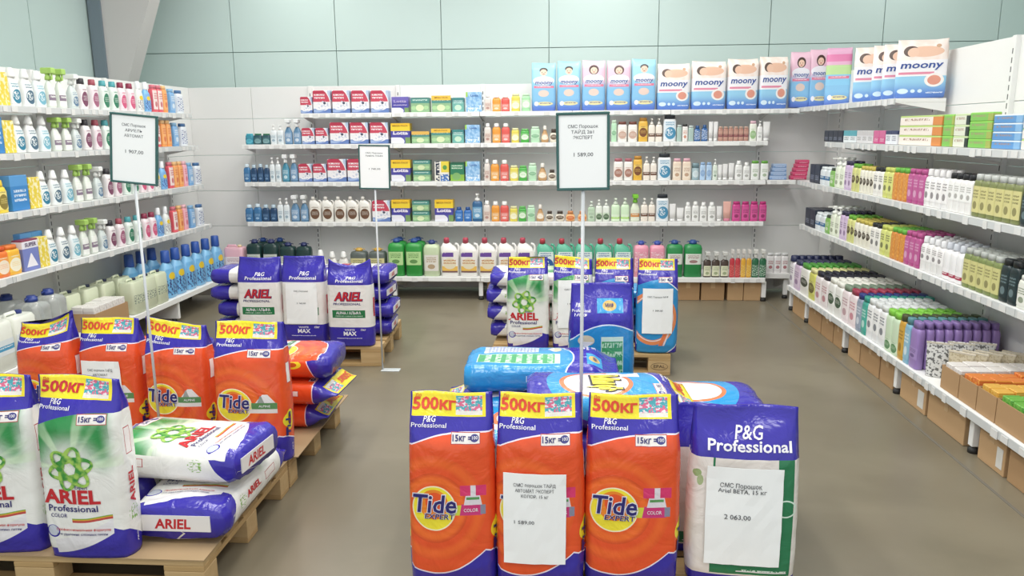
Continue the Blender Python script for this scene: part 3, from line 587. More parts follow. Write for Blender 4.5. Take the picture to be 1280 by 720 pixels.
back_row(B1, Z_T, 140, [('RS', 375, 390, 121), ('RB', 391, 413.5, 113), ('RB', 415, 437.5, 113), ('RB', 439, 461.5, 113), ('RB', 463, 486, 113), ('LO', 489, 511, 121), ('GB', 513, 537, 122), ('GY', 539, 564, 122), ('TB', 565, 580, 122), ('BB', 582, 602, 115),
 ('WB', 605, 614, 117), ('OR', 615, 626, 118), ('RD', 626, 637, 118), ('YE', 639, 650, 117), ('LG', 652, 663, 117)])
back_row(B2, Z_2, 178, [('TEAL', 306, 316, 167), ('DKT', 316.5, 326.5, 167), ('DKT', 327, 337, 167), ('WP', 337.5, 345.5, 156), ('WP', 346, 354, 156), ('BT', 355, 365, 149), ('BT', 366, 376, 149), ('RS', 377, 393, 160), ('RS', 394, 410, 160), ('RB', 412, 436, 153), ('RB', 437, 460.5, 153), ('RB', 462, 485.5, 153),
 ('LM', 488, 513, 154), ('GO', 514, 537, 166), ('GY', 538.5, 563.5, 163), ('TB', 565, 580, 162), ('BB', 581, 600, 156), ('WB', 605, 614, 154), ('OR', 615, 626, 154), ('RD', 626.5, 637.5, 154), ('YE', 639, 649, 160), ('GR', 650.5, 661.5, 161), ('PG', 663, 675, 158), ('BR', 676, 686, 157), ('CR', 687, 697, 161),
 ('PG', 764, 771, 150), ('W1', 772, 784, 152), ('W1', 785, 797, 152), ('YB', 798, 810, 147), ('CP', 810.5, 819, 148), ('CP', 819.5, 828, 148), ('WBK', 829, 845.5, 144), ('GG', 846, 852.5, 156), ('WO', 853, 860, 155), ('GG', 860.5, 867.5, 157), ('BLU', 868, 876, 157), ('BLU', 877, 885, 156), ('WT', 886, 891.5, 152), ('WT', 892, 897.5, 152)] +
 [('PBR', 898 + i * 6.4, 904 + i * 6.4, 158) for i in range(6)] + [('PW', 937, 946, 151), ('WPU', 946.5, 953.5, 151), ('WT', 954, 963, 152)])
back_row(B3, Z_3, 226, [('SB', 304, 312.5, 205), ('SN', 313, 321, 206), ('SN', 321.5, 329, 205), ('SN', 329.5, 336.5, 206), ('WP', 337, 343.5, 197), ('WP', 344, 351, 197), ('TT', 352, 361.5, 193), ('BT', 362, 372, 193), ('RS', 373, 390, 205), ('RS', 391, 408, 205), ('RB', 409, 433, 199), ('RB', 434, 457, 199), ('RB', 460, 484, 199),
 ('LM', 488.5, 513.5, 200), ('VB', 543, 561.5, 202), ('GD', 562.5, 580.5, 203), ('BB', 581.5, 600, 202), ('WB', 605, 612.5, 199), ('OR', 613, 624, 200), ('RD', 625, 636, 200), ('YE', 637, 648, 207), ('GR', 648.5, 659, 207), ('PG', 660, 671, 204), ('BR', 672, 684, 204), ('CR', 685, 695, 212),
 ('WK', 767, 779, 198), ('WK', 780, 791, 198), ('YB', 791.5, 803, 195), ('CP', 804, 812.5, 196), ('CP', 813, 821, 196), ('WBK', 822, 839, 192), ('PC', 841, 852, 198), ('PC', 853, 864, 198), ('GJ', 865, 874.5, 204), ('LB', 875, 882, 203), ('LB', 883, 890, 203), ('WG', 891, 897, 199), ('WT', 897.5, 903, 206), ('WT', 903.5, 910, 205), ('WT', 911, 918, 204), ('WS', 919, 928.5, 201), ('WS', 929, 938, 203), ('WGC', 939, 949.5, 201), ('WGC', 951, 961, 201)])
back_row(B4, Z_4, 277, [('SB', 306, 316, 256), ('SB', 316.5, 326.5, 255), ('SN', 327, 336.5, 256), ('SN', 337, 346, 256), ('WP', 346.5, 354, 248), ('WP', 354.5, 362, 248), ('BT', 363, 374, 244), ('BT', 375, 385, 244)] +
 [('JW', 386.3 + i * 15.6, 401 + i * 15.6, 246) for i in range(5)] + [('RB', 465, 488, 251), ('LM', 489, 513, 250), ('LM', 543, 567, 250), ('BL', 568.5, 578.5, 259), ('BL', 579.5, 589.5, 259), ('BP', 590, 603, 242), ('WB', 604, 613, 251), ('OR', 614, 624.5, 252), ('RD', 625, 636, 252), ('YE', 637, 647, 258), ('GR', 648, 658, 258), ('PG', 659, 669, 257), ('BR', 670, 680.5, 256), ('CR', 682, 692, 264), ('CR', 694, 706, 264), ('PE', 707, 719, 264), ('PE', 722, 734, 264),
 ('MP', 734.5, 744, 252), ('WGP', 744.5, 753, 250), ('WGP', 753.5, 762, 250), ('LP', 764, 775, 248), ('LP', 776, 787, 248), ('GT', 788, 800, 243), ('CP', 801, 810, 248), ('CP', 810.5, 819, 248), ('WBK', 820, 836, 243), ('WT', 837, 845, 255), ('WT', 846, 855, 260), ('WS', 856, 864, 253), ('WS', 865, 874, 252), ('WS', 875, 884, 253), ('WS', 885, 895, 253), ('WT', 896, 903, 258), ('PT', 904, 914.5, 252), ('MK', 915.5, 926, 252), ('MK', 927, 937, 252), ('MK', 938, 948, 252), ('MK', 949, 958.5, 252)])
YBG = YB + 0.03
back_row(B5, Z_B, 346, [('DC', 308, 327, 300), ('DC', 328.5, 348, 300), ('DC', 349.5, 369, 304), ('DC', 369.8, 388.5, 304), ('WJ', 393, 407.5, 313), ('WJ', 408, 421.5, 315), ('WJ', 422, 436, 315), ('GC', 437, 458.5, 311), ('GC', 460, 482, 311), ('GN', 484.5, 505.5, 299), ('GN', 506.5, 528, 299), ('YC', 529, 549.5, 301)] +
 [('JR', 551 + i * 23.8, 573.5 + i * 23.8, 298) for i in range(5)] + [('JG', 671 + i * 24.1, 693.5 + i * 24.1, 299) for i in range(5)] +
 [('PK', 792, 811, 302), ('PK', 812, 831.5, 302), ('GN2', 833, 854, 301), ('GN2', 855, 878, 301), ('DT', 879.5, 889, 315), ('DT', 890, 900, 315), ('DT', 901, 911, 315), ('RT', 912, 918.5, 312), ('RT', 919, 925.5, 312), ('YT', 926, 932.5, 312), ('YT', 933, 939.5, 312), ('DG', 940, 948.5, 312), ('DG', 949.5, 958, 312)], YBG)
# second row of the green canisters and jugs seen behind the first ones on the base shelf
for kind, xl, xr, yt in (('GN', 489, 509, 297), ('GN', 512, 532, 297), ('DC', 319, 337, 298), ('DC', 340, 358, 298)):
    desc = {'GN': 'bright green liquid canister behind the front row', 'DC': 'dark green canister behind the front row'}[kind]
    yf = YBG + .2; xc = solveX((xl + xr) / 2, yf, Z_B + .1); W = abs(solveX(xr, yf, Z_B + .1) - solveX(xl, yf, Z_B + .1))
    body, lab_ = {'GN': ('#2f9440', ('lines', '#b9dc9a', '#3f7a3a', .3, .66)), 'DC': ('#1f3a38', ('lines', '#cfd4cc', '#8a9088', .3, .6))}[kind]
    put(bottle('canister', W * .95, onY((xl + xr) / 2, yt, yf).z - Z_B, W * .75, body, '#2c4c8a', lab_, '#2c4c8a'), 'liquid_canister', 'canister', desc, B5, (xc, yf + W * .4, Z_B))
# stacked pairs of green trays on the third and fourth shelf
for where, Z, px in ((B3, Z_3, 527), (B4, Z_4, 526)):
    xc = solveX(px, YF + .03, Z + .08)
    for k in (0, 1): put(carton(.165, .1, .12, 'tray_green'), 'tablet_tray', 'box', ('lower', 'upper')[k] + ' green tray of a stacked pair', where, (xc, YF + .09, Z + k * .101))
pjx = solveX(293, 7.32, Z_B + .1)
put(bottle('jerrycan', .2, .29, .13, '#e8b8c4', '#e6d4a8', ('lines', '#f0e4e4', '#b48a94', .25, .62)), 'liquid_canister', 'canister', 'pink jerrycan in the left corner', B5, (pjx - .01, 7.40, Z_B))

# ------------------------------------------------------------------ nappy packs along the top shelf
MOON = (('moony', 0, .56, .085, '#4a66a4', .02, .74),); MOONB = (('moony', -.02, .52, .125, '#34509a', .02, .84),)
def nappy(design, xl, xr, yt, i, where=B1, d=.14):
    yf = YF + .04; xc = solveX((xl + xr) / 2, yf, Z_T + .1); W = solveX(xr, yf, Z_T + .1) - solveX(xl, yf, Z_T + .1); h = onY((xl + xr) / 2, yt, yf).z - Z_T
    desc = {'boy': 'blue nappy pack picturing a boy', 'girl': 'pink nappy pack picturing a girl', 'baby': 'cream nappy pack picturing a baby'}[design]
    put(pack(W * .97, h, d, design, MOONB if design == 'baby' else MOON, i), 'nappy_pack', 'pack', desc, where, (xc, yf + d / 2, Z_T))
for i, (dz, xl, xr, yt) in enumerate((('boy', 664, 695, 79), ('boy', 696, 726, 77), ('girl', 727, 757, 76), ('girl', 758, 788.5, 76), ('boy', 789, 820, 74), ('baby', 821, 863, 80), ('baby', 864, 908, 77), ('baby', 909, 948, 74), ('baby', 949, 985, 71))): nappy(dz, xl, xr, yt, i)
# the packs that turn the corner and stand slanted on the right top shelf
for i, (dz, px, w, yt, rz, Y) in enumerate((('girl', 999, .18, 66, -.12, 7.62), ('girl', 1023, .18, 63, -.14, 7.60), ('stripe', 1047, .21, 61, -.28, 7.34), ('baby', 1067, .28, 60, -.36, 0), ('baby', 1090, .28, 58, -.36, 0), ('baby', 1103, .28, 56, -.36, 0), ('baby', 1120, .30, 51, -.36, 0))):
    if Y: X = solveX(px, Y, Z_T + .2)
    else: X = 2.225 + w / 2 * math.cos(rz); Y = solveY(px, 2.225, Z_T + .2) + w / 2 * math.sin(rz)
    h = onY(pj(X, Y, Z_T + .2)[0], yt, Y).z - Z_T - .01
    desc = {'girl': 'pink nappy pack picturing a girl', 'stripe': 'pink green striped nappy pack', 'baby': 'cream nappy pack picturing a baby'}[dz]
    put(pack(w, h, .11, dz, MOONB if dz == 'baby' else (MOON if dz == 'girl' else None), 20 + i), 'nappy_pack', 'pack', desc, 'right top shelf', (X, Y, Z_T + .01), rz)

# ------------------------------------------------------------------ left wall goods (front looks along +X)
L1, L2, L3, L4, L5 = 'left top shelf', 'left second shelf', 'left third shelf', 'left fourth shelf', 'left bottom shelf'
def LB_(shape, w, h, d, body, cap, label, desc, name='detergent_bottle', cat='bottle', clear=False): return (bottle(shape, w, h, d, body, cap, label, None, clear), name, cat, desc, d)
LK = {
 'wt': lambda: LB_('conical', .098, .235, .06, '#eceeec', '#f2f4f2', ('drop', '#e6ecec', '#2f7f9c', .06, .62), 'white bottle with teal drop'),
 'wg': lambda: LB_('conical', .098, .235, .06, '#eceeec', '#f2f4f2', ('drop', '#e6ecec', '#4a6a80', .06, .62), 'white bottle with grey drop'),
 'wb': lambda: LB_('conical', .098, .232, .06, '#e6ecec', '#f2f4f2', ('drop', '#dfeaec', '#74b0c4', .06, .62), 'white bottle with pale blue drop'),
 'gs': lambda: LB_('trigger', .075, .26, .05, '#dfe6dc', '#a9cf6a', ('band', '#eef0ec', '#8a7a8c', .04, .5), 'clear spray bottle with lime trigger', 'spray_bottle'),
 'cs': lambda: LB_('trigger', .08, .235, .055, '#cfd8d6', '#eceeec', ('drop', '#d4dcdc', '#5a7a98', .06, .5), 'clear spray bottle with white trigger', 'spray_bottle'),
 'gs2': lambda: LB_('trigger', .075, .225, .05, '#dfe6dc', '#a9cf6a', ('band', '#eef0ec', '#8a7a8c', .04, .5), 'clear spray bottle with lime trigger', 'spray_bottle'),
 'cs2': lambda: LB_('trigger', .08, .22, .055, '#cfd8d6', '#eceeec', ('drop', '#d4dcdc', '#5a7a98', .06, .5), 'clear spray bottle with white trigger', 'spray_bottle'),
 'pk': lambda: LB_('shoulder', .082, .215, .055, '#ece8e8', '#2e2a30', ('oval', '#ece4e6', '#7a4560', .08, .66), 'white bottle with black cap'),
 'pm': lambda: LB_('shoulder', .082, .215, .055, '#ece4e6', '#a04a58', ('oval', '#ecdfe4', '#a0607c', .08, .66), 'white bottle with maroon cap'),
 'pt': lambda: LB_('shoulder', .082, .215, .055, '#e2ece6', '#4fa0a8', ('oval', '#e2ece4', '#2f7a5c', .08, .66), 'white bottle with teal cap'),
 'pr': lambda: LB_('shoulder', .082, .215, .055, '#f0e2e6', '#8c2f4a', ('oval', '#f0dfe6', '#d05a80', .08, .66), 'white bottle with crimson cap'),
 'bw': lambda: LB_('softener', .09, .24, .06, '#7fb8e6', '#f0f2f4', ('flower', '#7fb0e0', '#3a4a90', .06, .6), 'blue softener bottle with white cap', 'softener_bottle'),
 'ww': lambda: LB_('softener', .085, .24, .06, '#e9ece8', '#f0f2f4', ('flower', '#e4e8e2', '#8a7a90', .06, .6), 'white softener bottle', 'softener_bottle'),
 'rw': lambda: LB_('flat', .07, .225, .05, '#e2606c', '#d87a88', ('lines', '#f0dcd8', '#c03a48', .1, .8), 'red stain remover bottle', 'cleaner_bottle'),
 'or': lambda: LB_('flat', .07, .225, .05, '#f0a05a', '#f2c48a', ('lines', '#f2b070', '#d8643a', .1, .8), 'orange stain remover bottle', 'cleaner_bottle'),
 'pi': lambda: LB_('flat', .07, .225, .05, '#f0a8b4', '#f0c0c8', ('lines', '#f0b8c4', '#d8647a', .1, .8), 'pink stain remover bottle', 'cleaner_bottle'),
 'bl': lambda: LB_('flat', .085, .205, .05, '#74a8d8', '#8fbce0', ('lines', '#8fb8e0', '#e4eef6', .1, .8), 'sky blue bottle', 'cleaner_bottle'),
 'wd': lambda: LB_('flat', .1, .20, .055, '#e6eaf0', '#4a74a4', ('hearts', '#e9edf2', '#5a6a9c', .08, .7), 'white bottle with navy pattern', 'cleaner_bottle'),
 'yp': lambda: (carton(.11, .2, .06, 'yellowpack'), 'detergent_pack', 'pack', 'yellow patterned pack', .06),
 'bp': lambda: (carton(.16, .22, .08, 'brillo'), 'detergent_pack', 'pack', 'blue detergent pack', .08),
 'yb': lambda: LB_('shoulder', .09, .2, .06, '#ecd24a', '#e2c23a', ('oval', '#f0e08a', '#8a7a3a', .1, .66), 'yellow detergent bottle'),
 'ob': lambda: LB_('flat', .12, .185, .08, '#ea7a35', '#d85a2c', ('oval', '#f0a04a', '#f2e4d0', .1, .66), 'orange liquid soap bottle', 'soap_bottle'),
 'oy': lambda: LB_('flat', .12, .185, .08, '#edb43a', '#e07a34', ('oval', '#f0c45a', '#f2ecd4', .1, .66), 'amber liquid soap bottle', 'soap_bottle'),
 'sb': lambda: (carton(.155, .2, .07, 'super', (('SUPER', 0, .78, .13, '#6a5a78', .02, .7),)), 'detergent_box', 'box', 'white lavender mountain box', .07),
}
def left_row(where, Z, xf, seq):
    prev = None
    for k, px in seq:
        parts, nm, cat, desc, d = (LK[k]() if Z != Z_2 or k not in ('gs', 'cs') else LK[k + '2']()); Y = solveY(px, xf + .0, Z + .1)
        put(parts, nm, cat, desc, where, (xf - d / 2 - .004, Y, Z), math.pi / 2)
XI = XLF - .025
left_row(L1, Z_T, XI, [('yp', 4), ('wt', 21), ('wg', 38), ('wb', 53), ('gs', 67), ('gs', 80), ('cs', 95), ('pk', 107), ('pm', 121), ('pt', 134), ('pt', 146), ('pr', 156), ('pr', 167), ('ww', 178), ('bw', 187), ('rw', 195.5), ('rw', 202), ('or', 208), ('bl', 217), ('wd', 227)])
left_row(L2, Z_2, XI, [('bp', -6), ('yp', 12), ('wt', 27), ('wg', 43), ('wb', 59), ('gs', 74), ('gs', 87), ('cs', 99), ('pk', 112), ('pm', 125), ('pt', 137), ('pt', 149), ('pr', 160), ('pr', 171), ('ww', 181), ('bw', 190), ('rw', 199), ('or', 206.5), ('or', 213), ('bl', 221.5), ('wd', 232)])
left_row(L3, Z_3, XI, [('yb', -8), ('yb', 5), ('bp', 26), ('yp', 45), ('wt', 58), ('wg', 73), ('wb', 88), ('gs', 101), ('gs', 113), ('cs', 126), ('pk', 139), ('pm', 150), ('pt', 161), ('pt', 171), ('pr', 181), ('pr', 190), ('ww', 199), ('bw', 207.5), ('rw', 216), ('or', 222), ('or', 228), ('pi', 233.5), ('bl', 240), ('wd', 249.5)])
left_row(L4, Z_4, XI, [('ob', -14), ('ob', 5), ('oy', 20), ('sb', 40), ('yp', 55), ('wt', 68), ('wg', 83), ('wb', 97), ('gs', 109), ('gs', 120), ('cs', 132), ('pk', 143), ('pm', 154.5), ('pt', 165.5), ('pt', 176), ('pr', 186), ('pr', 194.5), ('bw', 203), ('ww', 212), ('rw', 221), ('or', 228), ('pi', 234), ('bl', 242.5), ('wd', 253)])
for px, X in ((28, -3.52), (42, -3.52)):
    put(carton(.11, .23, .05, 'brillo'), 'detergent_pack', 'pack', 'blue pack behind the boxes', L4, (X, solveY(px, X, Z_4 + .2), Z_4), math.pi / 2)
SOFT = lambda: bottle('softener', .165, .40, .11, '#86c0e8', '#2f55a4', ('flower', '#74b4e2', '#34407a', .06, .62))
for k, px in enumerate((214, 226, 239, 251, 263, 275)):
    put(SOFT(), 'softener_bottle', 'bottle', 'tall blue softener bottle with yellow flower', L5, (-3.36, solveY(px, -3.32, Z_B + .2), Z_B), math.pi / 2)
for k, Y in enumerate((6.09, 6.27, 6.45)):
    put(SOFT(), 'softener_bottle', 'bottle', 'blue softener bottle behind pale canisters', L5, (-3.56, Y, Z_B), math.pi / 2)
CAN = lambda: bottle('jerrycan', .17, .27, .13, '#d5dcc0', '#26304e', ('hearts', '#d5dcc0', '#5a6a68', .3, .55))
for k, Y in enumerate((5.72, 5.9, 6.08)): put(CAN(), 'liquid_canister', 'canister', 'pale yellow canister with navy cap', L5, (-3.345, Y, Z_B), math.pi / 2)
for k, Y in enumerate((5.22, 5.44, 5.66, 5.88)): put(CAN(), 'liquid_canister', 'canister', 'pale canister in the rear row', L5, (-3.545, Y, Z_B), math.pi / 2)
CLR = lambda: bottle('canister', .17, .36, .17, '#f4f8f6', '#2a3f86', ('lines', '#eceeee', '#8a8f98', .15, .45), '#2a3f86', True)
for Y, X in ((4.42, -3.62), (4.66, -3.40), (4.70, -3.60), (4.88, -3.44)): put(CLR(), 'water_bottle', 'bottle', 'clear bottle with blue cap', L5, (X, Y, Z_B), math.pi / 2)
WJC = lambda: bottle('jerrycan', .2, .31, .16, '#e9ece2', '#27367a', ('band', '#dfe6e8', '#4f9cc4', .3, .6))
for Y in (4.01, 4.22, 4.43): put(WJC(), 'liquid_canister', 'canister', 'white jerrycan with blue label', L5, (-3.36, Y, Z_B), math.pi / 2)
KRAFT = mat('#b08d66', 0.75, name='brown_cardboard'); KRAFT2 = mat('#c09d74', 0.75, name='pale_cardboard')
def open_box(w, d, h, packs, rows, cols, ph):
    k = ('open', w, d, h, packs, rows, cols)
    if k in _parts: return _parts[k]
    out = []; t = .004
    for a in ((-w / 2, w / 2, -d / 2, -d / 2 + t), (-w / 2, w / 2, d / 2 - t, d / 2), (-w / 2, -w / 2 + t, -d / 2 + t, d / 2 - t), (w / 2 - t, w / 2, -d / 2 + t, d / 2 - t)):
        out.append(('side_panel', MB().box(*a, 0, h).mesh('side_panel', KRAFT)))
    out.append(('bottom_panel', MB().box(-w / 2 + t, w / 2 - t, -d / 2 + t, d / 2 - t, 0, t).mesh('bottom_panel', KRAFT)))
    _parts[k] = out; return out
def filled_box(w, d, h, design, rows, cols, ph, loc, rz, desc, where, pdesc, pcat='soap', seed=1):
    put(open_box(w, d, h, design, rows, cols, ph), 'cardboard_box', 'box', desc, where, loc, rz)
    rnd = random.Random(seed); cw, cd = (w - .02) / cols, (d - .02) / rows; ca, sa = math.cos(rz), math.sin(rz)
    for i in range(rows):
        for j in range(cols):
            lx, ly = -w / 2 + .01 + cw * (j + .5), -d / 2 + .01 + cd * (i + .5)
            put(carton(cw * .93, ph, cd * .93, design), 'soap_pack', pcat, pdesc, desc_short(where), (loc[0] + lx * ca - ly * sa, loc[1] + lx * sa + ly * ca, loc[2] + .005 + rnd.uniform(0, .012)), rz)
def desc_short(w): return w
filled_box(.42, .19, .13, 'white_soap', 2, 5, .16, (-3.37, 5.32, Z_B), math.pi / 2, 'brown box of white packets', L5, 'white packet in brown box', 'packet', 5)

# ------------------------------------------------------------------ right wall goods (front looks along -X)
R1, R2, R3, R4 = 'right second shelf', 'right third shelf', 'right fourth shelf', 'right bottom shelf'
def right_row(where, Z, xf, entries):
    for (xl, xr, yt, ny, nx, maker, desc, name, cat) in entries:
        ya, yb_ = solveY(xl, xf, Z + .03), solveY(xr, xf, Z + .03); wy = (ya - yb_) / ny; px = (xl + xr) / 2
        h = maker[-1] if isinstance(maker[-1], float) else (onX(px, yt, xf).z - Z)
        for j in range(ny):
            Y = ya - wy * (j + .5)
            if maker[0] == 'box': d = maker[2]; pr = carton(wy * .96, h, d, maker[1])
            else: d = maker[4]; pr = bottle(maker[0], wy * .985, h, d * .95, maker[1], maker[2], maker[3])
            for i in range(nx):
                dd = desc if ny == 1 or nx == 1 else desc + (', ' + ('far' if j == 0 else 'near' if j == ny - 1 else 'middle' if ny == 3 else ORD[j]) + ' file')
                put(pr, name, cat, dd, where, (xf + d / 2 + i * (d * 1.03), Y, Z), -math.pi / 2, None, 'aisle' if nx > 1 else 'left')
XA = XRF + .02
BOT = lambda shape, body, cap, label, d=.055: (shape, body, cap, label, d)
right_row(R1, Z_2, XA, [
 (1030, 1053, 144, 4, 1, ('box', 'navy', .09), 'navy hair dye box', 'hair_dye_box', 'box'), (1054, 1070, 145, 2, 1, ('box', 'tealdye', .09), 'teal white dye box', 'hair_dye_box', 'box'), (1070.5, 1091, 138, 3, 1, ('box', 'greydye', .09), 'grey white dye box', 'hair_dye_box', 'box'),
 (1091.5, 1106, 143, 2, 1, ('box', 'pinkdye', .09), 'pink dye box', 'hair_dye_box', 'box'), (1106.5, 1121, 147, 2, 1, ('box', 'whitenavy', .09), 'white navy dye box', 'hair_dye_box', 'box')])
def paste_stack(xl, xr, design, n, desc, hh=.05, tiers=2):
    ya, yb_ = solveY(xl, XA, Z_2 + .1), solveY(xr, XA, Z_2 + .1); w_ = ya - yb_
    for t in range(tiers):
        put(carton(w_ * .97, hh, .045, design), 'toothpaste_box', 'box', desc + (' at stack bottom', ' in second tier', ' in third tier', ' at stack top')[t if t < tiers - 1 or tiers == 4 else (1 if tiers == 2 else 3)], R1, (XA + .03, (ya + yb_) / 2, Z_2 + t * (hh + .0005)), -math.pi / 2)
paste_stack(1122.5, 1176, 'paste_white', 1, 'long white toothpaste box', .06, 3)
paste_stack(1177, 1190, 'paste_green', 1, 'short pale green toothpaste box', .06, 3)
paste_stack(1190.5, 1209, 'paste_black', 1, 'white black toothpaste box', .06, 3)
paste_stack(1209.5, 1238, 'paste_green', 1, 'green toothpaste box', .046, 4)
paste_stack(1239, 1275, 'paste_blue', 1, 'blue toothpaste box', .042, 4)
paste_stack(1276, 1318, 'paste_white', 1, 'white toothpaste box at right end', .05, 3)
SH, CO = 'shampoo_bottle', 'conditioner_bottle'
def shelfBC(where, Z, nx, px):
    a = px
    E = [
     (a[0], a[1], None, 2, nx, ('box', 'navy', .06, .16), 'navy dye box', 'hair_dye_box', 'box'),
     (a[1], a[2], None, 2, nx, BOT('flat', '#dfe6ea', '#e6ecee', ('band', '#e2e8ec', '#3f6f9c', .08, .75)) + (.15,), 'white blue banded bottle', SH, 'bottle'),
     (a[2], a[3], None, 1, nx, BOT('flat', '#7fb45a', '#3a4a3a', ('lines', '#8cc06a', '#dfe8d0', .1, .7)) + (.15,), 'green shampoo bottle', SH, 'bottle'),
     (a[3], a[4], None, 2, nx, BOT('pump', '#e4ebd8', '#f0f2ec', ('lines', '#e8eedc', '#7f8a6a', .05, .52)) + (.24,), 'pale pump bottle', 'lotion_bottle', 'bottle'),
     (a[4], a[5], None, 2, nx, BOT('flat', '#cdb6d6', '#35324c', ('lines', '#d6c4dc', '#7a5a8a', .08, .7)) + (.22,), 'lilac shampoo bottle', SH, 'bottle'),
     (a[5], a[6], None, 2, nx, BOT('flat', '#d5d68a', '#6fae3c', ('oval', '#dcdc9a', '#5c5030', .3, .65)) + (.205,), 'yellow green shampoo bottle', SH, 'bottle'),
     (a[6], a[7], None, 4, nx, BOT('flat', '#e9e6d6', '#c9b85a', ('oval', '#ece8da', '#4a4030', .3, .62)) + (.195,), 'cream shampoo bottle', SH, 'bottle'),
     (a[7], a[8], None, 2, nx, BOT('flat', '#eceae4', '#22262a', ('lines', '#eceae4', '#34343a', .15, .8)) + (.2,), 'white bottle with black cap', CO, 'bottle'),
     (a[8], a[9], None, 2, nx, BOT('flat', '#d2d67a', '#c8d06a', ('lines', '#d8dc86', '#4c5030', .15, .8)) + (.205,), 'lime shampoo bottle', SH, 'bottle'),
     (a[9], a[10], None, 3, nx, BOT('flat', '#cf8238', '#6cb848', ('hearts', '#d28a40', '#dfa24e', .05, .8)) + (.21,), 'orange bottle with green cap', SH, 'bottle'),
     (a[10], a[11], None, 3, nx, BOT('flat', '#b4508a', '#b8568e', ('lines', '#bb5c94', '#dcaccb', .1, .8)) + (.215,), 'magenta shampoo bottle', SH, 'bottle')]
    right_row(where, Z, XA, E)
shelfBC(R2, Z_3, 2, [1012, 1024, 1036, 1042, 1054, 1063, 1073, 1090, 1102, 1114, 1132, 1153])
shelfBC(R3, Z_4, 4, [1006, 1018, 1030, 1036, 1048, 1057, 1066, 1086, 1098, 1111, 1128, 1147])
right_row(R2, Z_3, XA, [
 (1153, 1182, None, 4, 2, BOT('shoulder', '#ecebea', '#e4e2e2', ('lines', '#f0eeee', '#6a6468', .15, .75)) + (.225,), 'white shampoo bottle', SH, 'bottle'),
 (1182, 1212, None, 4, 2, BOT('flat', '#efeeec', '#24262a', ('lines', '#f0f0ee', '#9a9894', .3, .75)) + (.215,), 'tall white bottle with black cap', CO, 'bottle'),
 (1212.5, 1272, None, 6, 2, BOT('flat', '#7d8452', '#c9ccc8', ('lines', '#d2cc8e', '#7a7448', .1, .72)) + (.225,), 'olive shampoo bottle with silver cap', SH, 'bottle'),
 (1273, 1310, None, 3, 2, BOT('flat', '#223032', '#1e2224', ('lines', '#26383a', '#6f8488', .1, .72)) + (.2,), 'black shampoo bottle', SH, 'bottle')])
right_row(R3, Z_4, XA, [
 (1148, 1176, None, 4, 4, BOT('shoulder', '#eae9e8', '#e2e2e4', ('lines', '#f0eeee', '#6a6468', .3, .75)) + (.21,), 'white shampoo bottle', SH, 'bottle'),
 (1176, 1200, None, 3, 3, BOT('shoulder', '#ecebec', '#c8ccd4', ('band', '#f0eef0', '#a83a54', .02, .3)) + (.215,), 'white bottle with red dots', CO, 'bottle'),
 (1200.5, 1246, None, 5, 3, BOT('flat', '#7d8a52', '#b9bdb8', ('lines', '#ccc889', '#7a7448', .1, .72)) + (.215,), 'olive shampoo bottle with silver cap', SH, 'bottle'),
 (1246.5, 1268, None, 2, 3, BOT('flat', '#1f2e30', '#1e2224', ('lines', '#243436', '#6f8488', .1, .72)) + (.215,), 'black shampoo bottle', SH, 'bottle'),
 (1268.5, 1310, None, 3, 3, BOT('flat', '#e4e6dc', '#dcdcd6', ('lines', '#e8e8e0', '#6a7a5a', .1, .72)) + (.16,), 'short white bottle', SH, 'bottle')])
XB = XRB + .02
